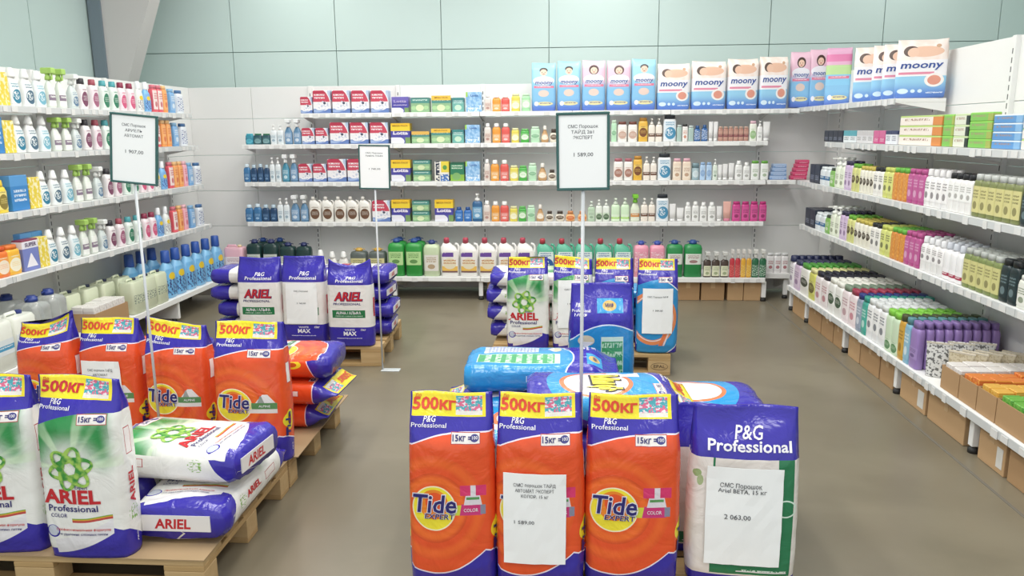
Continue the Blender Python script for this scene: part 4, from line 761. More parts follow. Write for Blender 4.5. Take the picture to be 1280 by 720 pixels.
right_row(R4, Z_B, XB, [
 (985.5, 991, None, 1, 7, BOT('shoulder', '#e6e2e6', '#242a4e', ('lines', '#e9e6ea', '#8a7a98', .1, .7), .06) + (.27,), 'white bottle with navy cap', SH, 'bottle'), (991, 998.5, None, 1, 8, BOT('flat', '#cfb8d2', '#3a3f5c', ('lines', '#d8c6da', '#8a6a98', .1, .7)) + (.25,), 'lilac bottle with navy cap', SH, 'bottle'),
 (998.5, 1009, None, 1, 8, BOT('flat', '#e9e8e2', '#4f9a3c', ('oval', '#ecebe6', '#3a4438', .25, .6)) + (.255,), 'white bottle with green cap', SH, 'bottle'), (1009, 1017, None, 1, 8, BOT('flat', '#d0d06a', '#e0dca0', ('oval', '#d8d880', '#6a6438', .2, .6)) + (.25,), 'yellow bottle with pale cap', SH, 'bottle'),
 (1017, 1033, None, 2, 8, BOT('flat', '#e6dede', '#262636', ('lines', '#ece4e4', '#b46a78', .1, .75)) + (.255,), 'white bottle with black cap', CO, 'bottle'), (1033, 1050, None, 2, 8, BOT('flat', '#eaeae6', '#ecebe2', ('oval', '#eeeeea', '#3f5a44', .25, .62)) + (.26,), 'white bottle with ivory cap', CO, 'bottle'),
 (1050, 1059, None, 1, 8, BOT('flat', '#ecdfe2', '#7d8f7c', ('lines', '#f0e4e6', '#b48a94', .1, .75)) + (.265,), 'pinkish bottle with sage cap', SH, 'bottle'), (1059, 1068, None, 1, 8, BOT('flat', '#ecdcdf', '#a03a52', ('lines', '#f0e2e4', '#c46a80', .1, .75)) + (.265,), 'pink bottle with crimson cap', SH, 'bottle'),
 (1068, 1074.5, None, 1, 8, BOT('flat', '#8c98ac', '#2f3a7c', ('lines', '#9aa6b8', '#dfe4ec', .1, .75)) + (.26,), 'grey blue shampoo bottle', SH, 'bottle'), (1074.5, 1081, None, 1, 8, BOT('flat', '#3fa090', '#3a9a8c', ('lines', '#4cac9c', '#d0ece6', .1, .75)) + (.26,), 'teal shampoo bottle', SH, 'bottle'),
 (1081, 1104, None, 3, 7, BOT('flat', '#e9eaec', '#dfe2e2', ('lines', '#eeeeee', '#4a5464', .2, .8)) + (.265,), 'white bottle with dark print', CO, 'bottle'), (1104, 1120, None, 2, 7, BOT('flat', '#cde0c4', '#86cc4a', ('oval', '#d8e6ce', '#5a8a5c', .05, .3)) + (.265,), 'pale green bottle with lime cap', SH, 'bottle'),
 (1120, 1127, None, 1, 8, BOT('flat', '#c89a3c', '#4a5030', ('lines', '#d0a448', '#8a6a2a', .1, .75)) + (.275,), 'ochre shampoo bottle', SH, 'bottle'), (1127, 1134, None, 1, 8, BOT('flat', '#84b4cc', '#5a8c94', ('lines', '#90bcd2', '#e0ecf2', .1, .75)) + (.275,), 'light blue shampoo bottle', SH, 'bottle'),
 (1134, 1144, None, 1, 9, BOT('flat', '#9a7fbc', '#8a72ac', ('lines', '#a48cc4', '#5c4880', .2, .45), .05) + (.275,), 'purple shampoo bottle', SH, 'bottle')])
def pouch(w, h, d, body, label):
    k = ('pouch', w, h, body)
    if k in _parts: return _parts[k]
    R = [[(w / 2 * a * sgp(math.cos(t), .6), d / 2 * b * sgp(math.sin(t), .8), z * h) for t in (2 * math.pi * (j + .5) / 14 for j in range(14))] for z, a, b in ((0, .86, .9), (.03, .9, 1), (.4, .93, .85), (.75, .97, .35), (.92, 1, .07), (1, 1.03, .05))]
    out = [('pouch_body', MB().rings(R).mesh('pouch_body', lab_mat('hearts', body, label)))]
    sp = MB().loft([(h * .99, w * .1, w * .07, 2), (h * 1.05, w * .1, w * .07, 2), (h * 1.08, w * .07, w * .05, 2)], 8); out.append(('seal_strip', MB().box(-w * .51, w * .51, -.003, .003, h * .94, h * .985).mesh('seal_strip', mat('#d8d0c0', .5))))
    _parts[k] = out; return out
def yb(px): return solveY(px, XB + .01, Z_B)
for i in range(3): put(pouch(.13, .20, .045, '#dcdcda', '#6a6b6a'), 'refill_pouch', 'pouch', 'white black patterned pouch', R4, (XB + .07 + i * .115, yb(1157), Z_B), -.45, None, 'aisle')
for i in range(5): put(pouch(.13, .18, .04, '#cfc4aa', '#b5a789'), 'refill_pouch', 'pouch', 'beige refill pouch', R4, (XB + .13 + i * .07, yb(1157) - .125, Z_B), -.75 - .06 * (i % 2), None, 'aisle')
for px0, px1, dz, nm, col_, nc, sd in ((1176, 1198, 'white_soap', 'white', 2, 2, 7), (1198.5, 1220, 'orange_soap', 'orange', 2, 2, 8), (1220.5, 1244, 'yellow_soap', 'yellow', 2, 2, 9), (1244.5, 1290, 'green_soap', 'green', 3, 3, 10)):
    y1, y0 = yb(px0), yb(px1); wd = y1 - y0 - .004
    filled_box(wd, .42, .125, dz, 5, nc, .135, (XB + .215, (y1 + y0) / 2, Z_B), -math.pi / 2, 'cardboard box of %s soap packs' % nm, R4, '%s soap pack in box' % nm, 'soap', sd)
# corner goods
for i in range(4):
    put(carton(.155 - .012 * i, .036, .09, 'blue_small'), 'soap_box', 'box', 'small blue box, tier %s of a corner stack,' % NUM[i + 1], 'corner shelf', (2.02 + .004 * i, YF + .08, Z_3 + i * .0365))
for i in range(5):
    put(carton(.14 - .008 * i, .036, .09, 'pink_small'), 'soap_box', 'box', 'small pink box, tier %s of a corner stack,' % NUM[i + 1], 'corner shelf', (2.205 + .008 * i, YF + .06, Z_3 + i * .0365))
for i, px in enumerate((962.5, 971.5, 980.5)):
    X = solveX(px, YF, Z_B + .1); put(bottle('flat', .066, .19, .045, '#efecec', '#dcdcdc', ('lines', '#f2f0f0', '#a83a4a', .15, .7)), 'lotion_bottle', 'bottle', 'white bottle with dark red print', 'corner bottom shelf', (X, YF, Z_B + .02))
flush()

# ------------------------------------------------------------------ cartons under the shelves
def closed_box(w, d, h, label, loc, rz, group='cardboard boxes under the shelves', sticker=False):
    o = thing('cardboard_box', label, 'box', loc, rz, group)
    m = KRAFT if random.Random(label).random() < .6 else KRAFT2
    link('carton', MB().box(-w / 2, w / 2, -d / 2, d / 2, 0, h - .004, .003).mesh('carton', m), o)
    link('flap', MB().box(-w / 2 + .002, w / 2 - .002, -d / 2 + .002, -.002, h - .004, h).mesh('flap', m), o); link('flap', MB().box(-w / 2 + .002, w / 2 - .002, .002, d / 2 - .002, h - .004, h).mesh('flap', m), o)
    link('tape', MB().box(-.02, .02, -d / 2 - .0012, -d / 2, h * .68, h - .004).mesh('tape', mat('#c4a47c', .35)), o)
    if sticker: link('sticker', MB().box(w * .2, w * .42, -d / 2 - .0015, -d / 2, h * .15, h * .7).mesh('sticker', mat('#dcdad4', .6)), o)
for i, (xl, xr) in enumerate(((609, 622), (846, 875.5), (877, 906.5), (910, 930), (930.5, 952))):
    a, b = solveX(xl, 7.3, .08), solveX(xr, 7.3, .08)
    closed_box((b - a) * .98, .3, .175, f'brown cardboard box under back shelving, {ORD[i]} from left of five', ((a + b) / 2, 7.48, 0), 0)
ys = [6.75, 6.42, 6.12, 5.78, 5.36, 5.08, 4.74, 4.32, 3.92, 3.36, 2.98]
for i, (y1, y0, h) in enumerate(((6.88, 6.55, .182), (6.43, 6.12, .18), (6.10, 5.84, .178), (5.82, 5.64, .17), (5.51, 5.30, .178), (5.28, 4.96, .18), (4.94, 4.74, .175), (4.63, 4.30, .178), (4.27, 3.87, .165), (3.73, 3.50, .18), (3.47, 2.98, .182))):
    closed_box(y1 - y0, .36, h, f'brown cardboard box under right shelving, {ORD[i]} from the far end of eleven', (2.05 + .18, (y1 + y0) / 2, 0), -math.pi / 2, sticker=i in (7, 9))

# ------------------------------------------------------------------ pallets
def woodmat(name, a, b):
    if name in _m: return _m[name]
    m = bpy.data.materials.new(name); m.use_nodes = True; nt = m.node_tree; bs = nt.nodes['Principled BSDF']
    tc = nt.nodes.new('ShaderNodeTexCoord'); mp = nt.nodes.new('ShaderNodeMapping'); mp.inputs['Scale'].default_value = (2, 24, 24); n = nt.nodes.new('ShaderNodeTexNoise'); n.inputs['Scale'].default_value = 2; n.inputs['Detail'].default_value = 6
    r = nt.nodes.new('ShaderNodeMix'); r.data_type = 'RGBA'; r.inputs[6].default_value = lin(a); r.inputs[7].default_value = lin(b)
    nt.links.new(tc.outputs['Object'], mp.inputs[0]); nt.links.new(mp.outputs[0], n.inputs['Vector']); nt.links.new(n.outputs[0], r.inputs[0]); nt.links.new(r.outputs[2], bs.inputs['Base Color']); bs.inputs['Roughness'].default_value = .7
    _m[name] = m; return m
PINE = woodmat('pine_plank', '#c2a271', '#a98a5c'); PINE2 = woodmat('pine_plank_pale', '#cdb083', '#b59667')
def pallet(loc, rz, label, stamp=False, Wd=1.2, Dp=.8):     # Wd along local x, boards run along x
    o = thing('wooden_pallet', label, 'pallet', loc, rz, 'wooden pallets')
    R = random.Random(label)
    for i in range(5):
        yy = -Dp / 2 + (.145 / 2) + i * (Dp - .145) / 4; wd = .145 if i % 2 == 0 else .1
        link('top_board', MB().box(-Wd / 2, Wd / 2, yy - wd / 2, yy + wd / 2, .122, .144 - R.uniform(0, .001), .002).mesh('top_board', R.choice((PINE, PINE2))), o)
    for i in range(3):
        xx = -Wd / 2 + .0725 + i * (Wd - .145) / 2
        link('cross_board', MB().box(xx - .0725, xx + .0725, -Dp / 2, Dp / 2, .1, .1215, .002).mesh('cross_board', PINE), o)
        for j in range(3):
            yy = -Dp / 2 + .05 + j * (Dp - .1) / 2
            bl = link('block', MB().box(xx - .0725, xx + .0725, yy - .05, yy + .05, .0225, .0995, .002).mesh('block', PINE2), o)
            if stamp and j == 0 and i != 1:
                mb = MB(); flat_text(mb, 'EPAL', xx, .052, .022, yy - .0508, .01, 0, .075)
                mb.tube([(xx + .055 * math.cos(t), yy - .0508, .062 + .024 * math.sin(t)) for t in (2 * math.pi * k / 28 for k in range(29))], .0012, 4)
                t_ = link('stamp', mb.mesh('stamp', mat('#4c3c2c', .8)), bl); t_['kind'] = 'stuff'
    for j in range(3):
        yy = -Dp / 2 + .05 + j * (Dp - .1) / 2
        link('bottom_board', MB().box(-Wd / 2, Wd / 2, yy - .05, yy + .05, 0, .0222, .002).mesh('bottom_board', PINE), o)
    return o
pallet((-1.86, 2.80, 0), 0, 'wooden pallet under the white bags, at front left', False, 1.24, .84)
pallet((-1.86, 3.65, 0), 0, 'wooden pallet under the orange bags on the left', False, 1.24, .82)
pallet((-1.86, 5.50, 0), .03, 'wooden pallet under the white and blue bags near the left corner')
pallet((.13, 5.40, 0), -.03, 'wooden pallet with oval stamps under the bags at the back middle', True)
pallet((.13, 2.60, 0), 0, 'wooden pallet under the orange bags at front centre')
pallet((.13, 3.43, 0), 0, 'wooden pallet under the blue bag behind the front centre stack')
cs = thing('cardboard_sheet', 'brown cardboard sheet lying on the front left pallet', 'cardboard', (-1.86, 2.80, .145), 0, None, MB().box(-.625, .625, -.425, .425, 0, .004).mesh('cardboard_sheet', mat('#a98f6c', .8)))
cs = thing('cardboard_sheet', 'brown cardboard sheet lying under the orange bags on the left', 'cardboard', (-1.86, 3.65, .145), 0, None, MB().box(-.64, .66, -.40, .45, 0, .004).mesh('cardboard_sheet', mat('#a98f6c', .8)))

# ------------------------------------------------------------------ powder bags
def sst(a, b, x):
    t = min(1, max(0, (x - a) / (b - a))); return t * t * (3 - 2 * t)
class Bag:
    def __init__(s, W=.30, D=.15, H=.64, seed=0, pillow=False, sag=0.0, tilt=0.0, rough=1.0): s.W, s.D, s.H, s.seed, s.pillow, s.sag, s.tilt, s.rough = W, D, H, seed, pillow, sag, tilt, rough
    def surf(s, u, v):
        b = s.D / 2; a = s.W / 2
        if s.pillow: f = (.78 + .22 * sst(-.005, .06, v)) * (1 - .93 * sst(.80, 1.0, v)); g = f; a *= (.93 + .07 * sst(0, .06, v)) * (1 - .05 * sst(.85, 1, v))
        else: f = (.84 + .16 * sst(0, .1, v)) * (1 - .95 * sst(.72, 1.0, v)); g = 1 - 2.4 * sst(.66, .9, v); a *= (.985 + .03 * math.sin(math.pi * min(1, v / .8))) * (1 - .02 * sst(.8, 1, v))
        b *= f; u = u % 3.0; side = 0
        if u <= 1: t = 2 * u - 1; fr = -1
        elif u < 1.5: side = 1; q = (u - 1) * 4 - 1
        elif u <= 2.5: t = 1 - 2 * (u - 1.5); fr = 1
        else: side = -1; q = 1 - (u - 2.5) * 4
        if side == 0:
            e = max(0, (abs(t) - .88) / .12); x = a * t; y = fr * (b * (.78 + .22 * (1 - t * t)) - b * .27 * e * e)
        else: t = side; x = side * (a + s.D * .045 * (1 - q * q) * g * (1 if s.pillow else .9)); y = b * .51 * q
        z = v * s.H
        k = s.rough * (.5 + 1.0 * (sst(.6, .95, v) if not s.pillow else 1 - sst(.06, .22, min(v, 1 - v))))
        n = noise.noise(Vector((x * 9 + s.seed * 7.3, y * 5 + 3 * s.seed, z * 6))) * .008 * k
        cr = noise.noise(Vector((x * 22 + z * 9, s.seed * 5.1, z * 16 - x * 8))); n += (.35 - abs(cr)) * .006 * k
        fade = min(1, f * 1.4)
        if side == 0: y -= -fr * 0 ; y += fr * n * fade
        else: x += side * n * fade
        if not s.pillow or True:
            top = sst(.72, 1, v); z -= s.sag * (1 - t * t) * top; z += s.tilt * t * top; y += .012 * math.sin(3.3 * t + s.seed) * sst(.85, 1, v) * (0 if s.pillow else 1)
            if not s.pillow: z *= 1 - .0 * v
        return Vector((x, y, z))
    def on(s, u, v, off=.0022):
        p = s.surf(u, v); du = s.surf(u + .004, v) - p; dv = s.surf(u, min(v + .004, 1)) - s.surf(u, min(v + .004, 1) - .004); n = du.cross(dv)
        return p + n.normalized() * off if n.length > 1e-12 else p
    def mesh(s, m, rows=52):
        us = [i / 24 for i in range(24)] + [1 + .5 * i / 8 for i in range(8)] + [1.5 + i / 16 for i in range(16)] + [2.5 + .5 * i / 8 for i in range(8)]
        n = len(us); vs = [(r / rows) for r in range(rows + 1)]; V = []; 
        for v in vs: V += [tuple(s.surf(u, v)) for u in us]
        Fc = [(r * n + j, r * n + (j + 1) % n, (r + 1) * n + (j + 1) % n, (r + 1) * n + j) for r in range(rows) for j in range(n)]
        Fc.append(tuple(reversed(range(n)))); Fc.append(tuple(rows * n + j for j in range(n)))
        me = bpy.data.meshes.new('sack'); me.from_pydata(V, [], Fc); uvl = me.uv_layers.new(name='UVMap').data; li = 0; buf = []
        for r in range(rows):
            for j in range(n):
                u1 = us[j + 1] if j + 1 < n else 3.0
                buf += [us[j], vs[r], u1, vs[r], u1, vs[r + 1], us[j], vs[r + 1]]
        buf += [c for j in reversed(range(n)) for c in (us[j], 0.0)] + [c for j in range(n) for c in (us[j], 1.0)]
        uvl.foreach_set('uv', buf); me.polygons.foreach_set('use_smooth', [True] * len(Fc)); me.materials.append(m); me.update(); return me
    def text(s, mb, st, uc, vc, h, bold=.012, shear=0, width=None, rot=0, off=.0024, uscale=None):   # uc, vc: centre of the baseline; h, width in metres
        V, Fc = text_geo(st, bold, shear); k = h / .73; kx = k
        if width: ws = max(a.x for a in V) - min(a.x for a in V); kx = width / ws
        out = []
        for a in V:
            dx, dz = a.x * kx, a.y * k
            if rot == 90: dx, dz = -dz, dx
            us = s.W if uc <= 1 else s.D * 2
            out.append(s.on(uc + dx / us, min(.999, max(.001, vc + dz / s.H)), off))
        mb.add(out, Fc)
    def disc(s, mb, uc, vc, ru, rv, off=.0016, n=24, r0=0.0):   # ring / ellipse in metres
        R = [[s.on(uc + q * ru * math.cos(2 * math.pi * j / n) / s.W, vc + q * rv * math.sin(2 * math.pi * j / n) / s.H, off) for j in range(n)] for q in ([.02, .35, .7, 1] if r0 == 0 else [r0, (1 + r0) / 2, 1])]
        mb.rings(R, True, False)
    def patch(s, mb, u0, u1, v0, v1, off=.0016, n=6, m=6):
        vs = [s.on(u0 + (u1 - u0) * i / n, v0 + (v1 - v0) * j / m, off) for j in range(m + 1) for i in range(n + 1)]
        mb.add(vs, [(j * (n + 1) + i, j * (n + 1) + i + 1, (j + 1) * (n + 1) + i + 1, (j + 1) * (n + 1) + i) for j in range(m) for i in range(n)], True)
NAVY = '#3a31a2'
def strip500(p, c):                                   # yellow promotion strip across the top
    c = p.mix(c, '#f0dd32', p.box(.02, .92, .885, 1.1)); pic = p.box(.56, .88, .893, .985)
    q = p.mix('#d96a8c', '#4fa8b4', p.noise(16, 30, 3) > .5); q = p.mix(q, '#e8dfe6', p.noise(22, 90, 8) > .58); c = p.mix(c, q, pic)
    return p.mix(c, '#e6e2d8', p.box(.56, .88, .893, .912))
def badge(p, c, u0=.52, v0=.765, w=.33):
    c = p.mix(c, '#b4484a', p.box(u0 - .008, u0 + w + .008, v0 - .004, v0 + .054)); c = p.mix(c, '#f1ece8', p.box(u0, u0 + w, v0, v0 + .05)); return p.mix(c, '#4a4a8c', p.ell(u0 + w * .82, v0 + .026, .05, .019))
def sidebadge(p, c, v0=.5):
    c = p.mix(c, '#b4484a', p.box(1.08, 1.30, v0 - .005, v0 + .145)); return p.mix(c, '#f0eae8', p.box(1.095, 1.285, v0, v0 + .14))
def topcurve(p): t = (1.0 - p.u * 1.35).f('MAXIMUM', 0.0); return .822 - t * t * .075
def tide_(kind):
    def fn(p):
        r = p.rr(.30, .42, .25, .117).f('SQRT'); c = p.mix('#e6562c', '#f27531', p.smooth((r * 1.25).fract(), .2, .6) * (p.u < 1.02) * p.smooth(r, 3.2, 1.4) * .8); c = p.mix(c, '#cf4326', p.smooth((r * 1.25).fract(), .7, .98) * (p.u < 1.0) * p.smooth(r, 3.0, 1.3) * .75)
        c = p.mix(c, '#f3e23c', r < 1.0); c = p.mix(c, '#f7f0c8', (r > .97) * (r < 1.03)); c = p.mix(c, '#ee8a2e', p.rr(.30, .44, .17, .08) < 1.0); c = p.mix(c, '#e85a2c', p.rr(.31, .455, .11, .05) < 1.0)
        bot = (p.u < .9) * (.06 + ((p.u - .3).f('ABSOLUTE')) * ((p.u - .3).f('ABSOLUTE')) * .36) + (p.u > .9) * (.19 - (p.u - .9) * .10)
        c = p.mix(c, '#efe6f2', p.v < bot + .008); c = p.mix(c, NAVY, p.v < bot); tc = topcurve(p); c = p.mix(c, '#efe6f2', p.v > tc - .007); c = p.mix(c, NAVY, p.v > tc)
        c = p.mix(c, '#f0df3a', p.ell(1.12, .30, .16, .075)); c = p.mix(c, '#c85a2a', p.ell(1.12, .30, .09, .04)); c = sidebadge(p, c, .57)
        if kind == 'color':
            c = p.mix(c, '#cfd84a', (p.v > .385) * (p.v < .44) * (p.u > .5) * (p.u < .66)); c = p.mix(c, '#cc3c7c', (p.v > .385) * (p.v < .445) * (p.u > .6 + (p.v - .385) * .4) * (p.u < .86)); c = p.mix(c, '#8a8aa0', p.box(.84, .9, .39, .44))
            c = p.mix(c, '#e2dce4', (p.v > .44) * (p.v < .545) * ((p.u - .755).f('ABSOLUTE') < .105 - (p.v - .44) * .45)); c = p.mix(c, '#d83a70', (p.v > .49) * (p.v < .545) * ((p.u - .76).f('ABSOLUTE') < .15) * ((p.u - .76).f('ABSOLUTE') > .03)); c = p.mix(c, '#5c9a5c', p.box(.68, .83, .468, .482))
        else:
            c = p.mix(c, '#e6e2e0', p.box(.5, .9, .365, .395)); c = p.mix(c, '#5d8f5a', p.box(.55, .9, .395, .44)); c = p.mix(c, '#e8e6e8', (p.v > .44) * (p.v < .50) * ((p.u - .74).f('ABSOLUTE') < (.52 - p.v) * 1.7)); c = p.mix(c, '#9aa09c', (p.v > .44) * (p.v < .49) * ((p.u - .68).f('ABSOLUTE') < (.50 - p.v) * .8))
        return badge(p, strip500(p, c))
    return fn
def ariel_(p):
    du, dv = p.u - .42, (p.v - .52) * 2.13; ang = du.o('ARCTAN2', dv, du); r = (du * du + dv * dv).f('SQRT')
    rays = p.smooth(((ang * 6.4).f('SINE') + (ang * 15.0).f('SINE') * .6), 0.0, 1.1)
    c = p.mix('#eeeeea', '#35934f', p.smooth(p.v, .45, .60) * p.smooth(r, .12, .5) * (p.u < 1.0) * p.smooth(1.0 - p.u, .0, .22)); c = p.mix(c, '#1f7a44', p.smooth(r, .45, .8) * p.smooth(p.v, .6, .72) * (p.u < .9) * .7)
    c = p.mix(c, '#d9efcc', rays * p.smooth(r, .95, .1) * .8 * (p.u < 1.0) * p.smooth(p.v, .44, .55))
    bot = (p.u < .86) * (.055 + p.u * p.u * .17) + (p.u > .86) * (.18 - (p.u - .86) * .16)
    c = p.mix(c, NAVY, p.v < bot); b2 = bot + .055
    c = p.mix(c, NAVY, p.ell(.12, .16, .085, .036)); c = p.mix(c, '#c4cad8', p.ell(.12, .163, .07, .03)); c = p.mix(c, '#e8e6ea', (p.v < b2) * (p.v > bot - .03) * (p.u > .13) * (p.u < .86))
    c = p.mix(c, NAVY, (p.v < bot - .03) * (p.u < 1.0))
    wv = .228 + (p.u - .4) * .03 + ((p.u * 9.0).f('SINE')) * .006
    for i, h in enumerate(('#7fae4a', '#d8a23c', '#c0504a')): c = p.mix(c, h, (p.u > .38) * (p.u < .86) * (p.v < wv + .012 - i * .006) * (p.v > wv - .004 - i * .004))
    c = sidebadge(p, c, .58); c = p.mix(c, '#86b45a', p.smooth(p.noise(26, 40, 2), .5, .6) * p.ell(1.18, .24, .17, .05))
    tc = topcurve(p); c = p.mix(c, NAVY, p.v > tc); return badge(p, strip500(p, c), .55)
def alpha_(p):
    c = p.mix('#eceae6', NAVY, p.v > .715); c = p.mix(c, NAVY, p.v < .225); c = p.mix(c, '#e6e4ee', (p.v > .708) * (p.v < .715)); c = p.mix(c, '#2c7a4c', p.box(.12, .86, .335, .425)); c = p.mix(c, '#cfe0d4', p.text_lines(.18, .8, .345, .36, 1))
    c = p.mix(c, '#c9485a', p.box(1.08, 1.34, .34, .56)); return p.mix(c, '#dcd8ec', p.text_lines(.2, .78, .085, .1, 1))
def beta_(p):
    c = p.mix('#e9e2dc', '#2c7a52', p.box(.2, .95, .07, .74)); c = p.mix(c, '#e4dcd6', p.box(.22, .8, .15, .74)); c = p.mix(c, NAVY, p.v > .735); c = p.mix(c, NAVY, p.v < .06); c = p.mix(c, '#e8e6ea', p.box(.45, .92, .085, .092)); c = p.mix(c, '#9ab07a', p.ell(.06, .64, .04, .022)); c = p.mix(c, '#a9ba8c', p.ell(.09, .60, .03, .03))
    c = p.mix(c, '#d8ecdf', (p.rr(.88, .46, .1, .05) < 1.0) * (p.rr(.88, .46, .085, .042) > 1.0)); return p.mix(c, '#d8e6dc', p.text_lines(.5, .92, .08, .1, 1))
def mythback_(p):
    arc = .70 - (p.u - .6) * (p.u - .6) * .35; c = p.mix(NAVY, '#e0e8f4', p.v < arc + .01); c = p.mix(c, '#2f8fcb', p.v < arc); c = p.mix(c, '#3f9fd6', p.box(.42, .84, .79, .89)); c = p.mix(c, '#d9b86a', p.ell(.62, .84, .11, .036)); c = p.mix(c, '#d8ccb0', p.ell(.25, .585, .13, .04)); c = p.mix(c, '#e6e6ee', (p.v < .575) * (p.v > .53) * ((p.u - .25).f('ABSOLUTE') < (p.v - .53) * 2.6))
    c = p.mix(c, '#d8eede', p.box(.485, .835, .07, .615)); g = p.mix('#4aa06a', '#bfe2c4', p.text_lines(.5, .82, .09, .57, 7)); c = p.mix(c, g, p.box(.495, .825, .075, .58))
    c = p.mix(c, '#c2cbe6', p.box(.12, .42, .1, .47)); c = p.mix(c, '#8a94c2', p.text_lines(.14, .4, .12, .45, 14)); return p.mix(c, '#dce8f2', p.box(1.1, 1.3, .4, .55))
def myth_(p):
    c = p.mix('#2c93cf', NAVY, p.v < .12 + (p.u - .5) * (p.u - .5) * .3); r = p.rr(.5, .42, .36, .2); c = p.mix(c, '#e07a4a', (r < 1.25) * (r > .95)); c = p.mix(c, '#eee6e8', (r < .95)); a = p.rr(.2, .3, .6, .3)
    c = p.mix(c, '#f0e4e2', (p.u > .1) * (p.u < .3) * (p.v > .5) * (p.v < .7) * (p.noise(6, 6) > .45)); tc = topcurve(p) ; c = p.mix(c, '#e0e8f4', p.v > tc - .008); c = p.mix(c, NAVY, p.v > tc); return badge(p, strip500(p, c))
def mythpro_(p):
    r = p.rr(.38, .38, .6, .30); c = p.mix(NAVY, '#2f8fcb', r < 2.0); c = p.mix(c, '#e6ecf6', (r < 2.06) * (r > 1.96)); c = p.mix(c, '#e28a5a', (r < .95) * (r > .62)); c = p.mix(c, '#ecdcd8', (r < .72) * (r > .66)); c = p.mix(c, '#e27a4a', (p.v < .3) * (p.v > .08) * ((p.u - .6 - (p.v - .1) * .9).f('ABSOLUTE') < .05))
    c = p.mix(c, '#e8d4d0', (p.v < .3) * (p.v > .08) * ((p.u - .68 - (p.v - .1) * .9).f('ABSOLUTE') < .02)); tc = topcurve(p) - .02; c = p.mix(c, NAVY, p.v > tc); return badge(p, strip500(p, c))
BM = {k: printed('bag_' + k, f, True, .2, True) for k, f in dict(tide_color=tide_('color'), tide_alpine=tide_('alp'), ariel=ariel_, alpha=alpha_, beta=beta_, mythback=mythback_, myth=myth_, mythpro=mythpro_).items()}
W_, REDT, NAVT = mat('#eeecf2', .4), mat('#c4262f', .4), mat('#27246f', .4)
def flower(bag, mb, uc, vc, R):                        # three interlaced looping ribbons, six petals
    for k in range(3):
        th = math.pi / 3 * k + .26; n = 40; A = []; B = []
        for i in range(n + 1):
            t = 2 * math.pi * i / n; ca, sa = math.cos(t), math.sin(t); wd = R * (.075 + .045 * abs(sa))
            for L, q in ((A, -wd), (B, wd)):
                ex, ey = (R + q * .8) * ca, (R * .38 + q) * sa
                L.append(bag.on(uc + (ex * math.cos(th) - ey * math.sin(th)) / bag.W, vc + (ex * math.sin(th) + ey * math.cos(th)) / bag.H, .002 + .0007 * k + .0008 * math.sin(3 * t)))
        mb.add(A + B, [(i, i + 1, n + 2 + i, n + 1 + i) for i in range(n)], True)
FLOW = printed('flower_green', lambda p: p.mix('#3f9440', '#a8cf62', p.smooth(p.noise(5, 5, 1), .38, .62)), rough=.35)
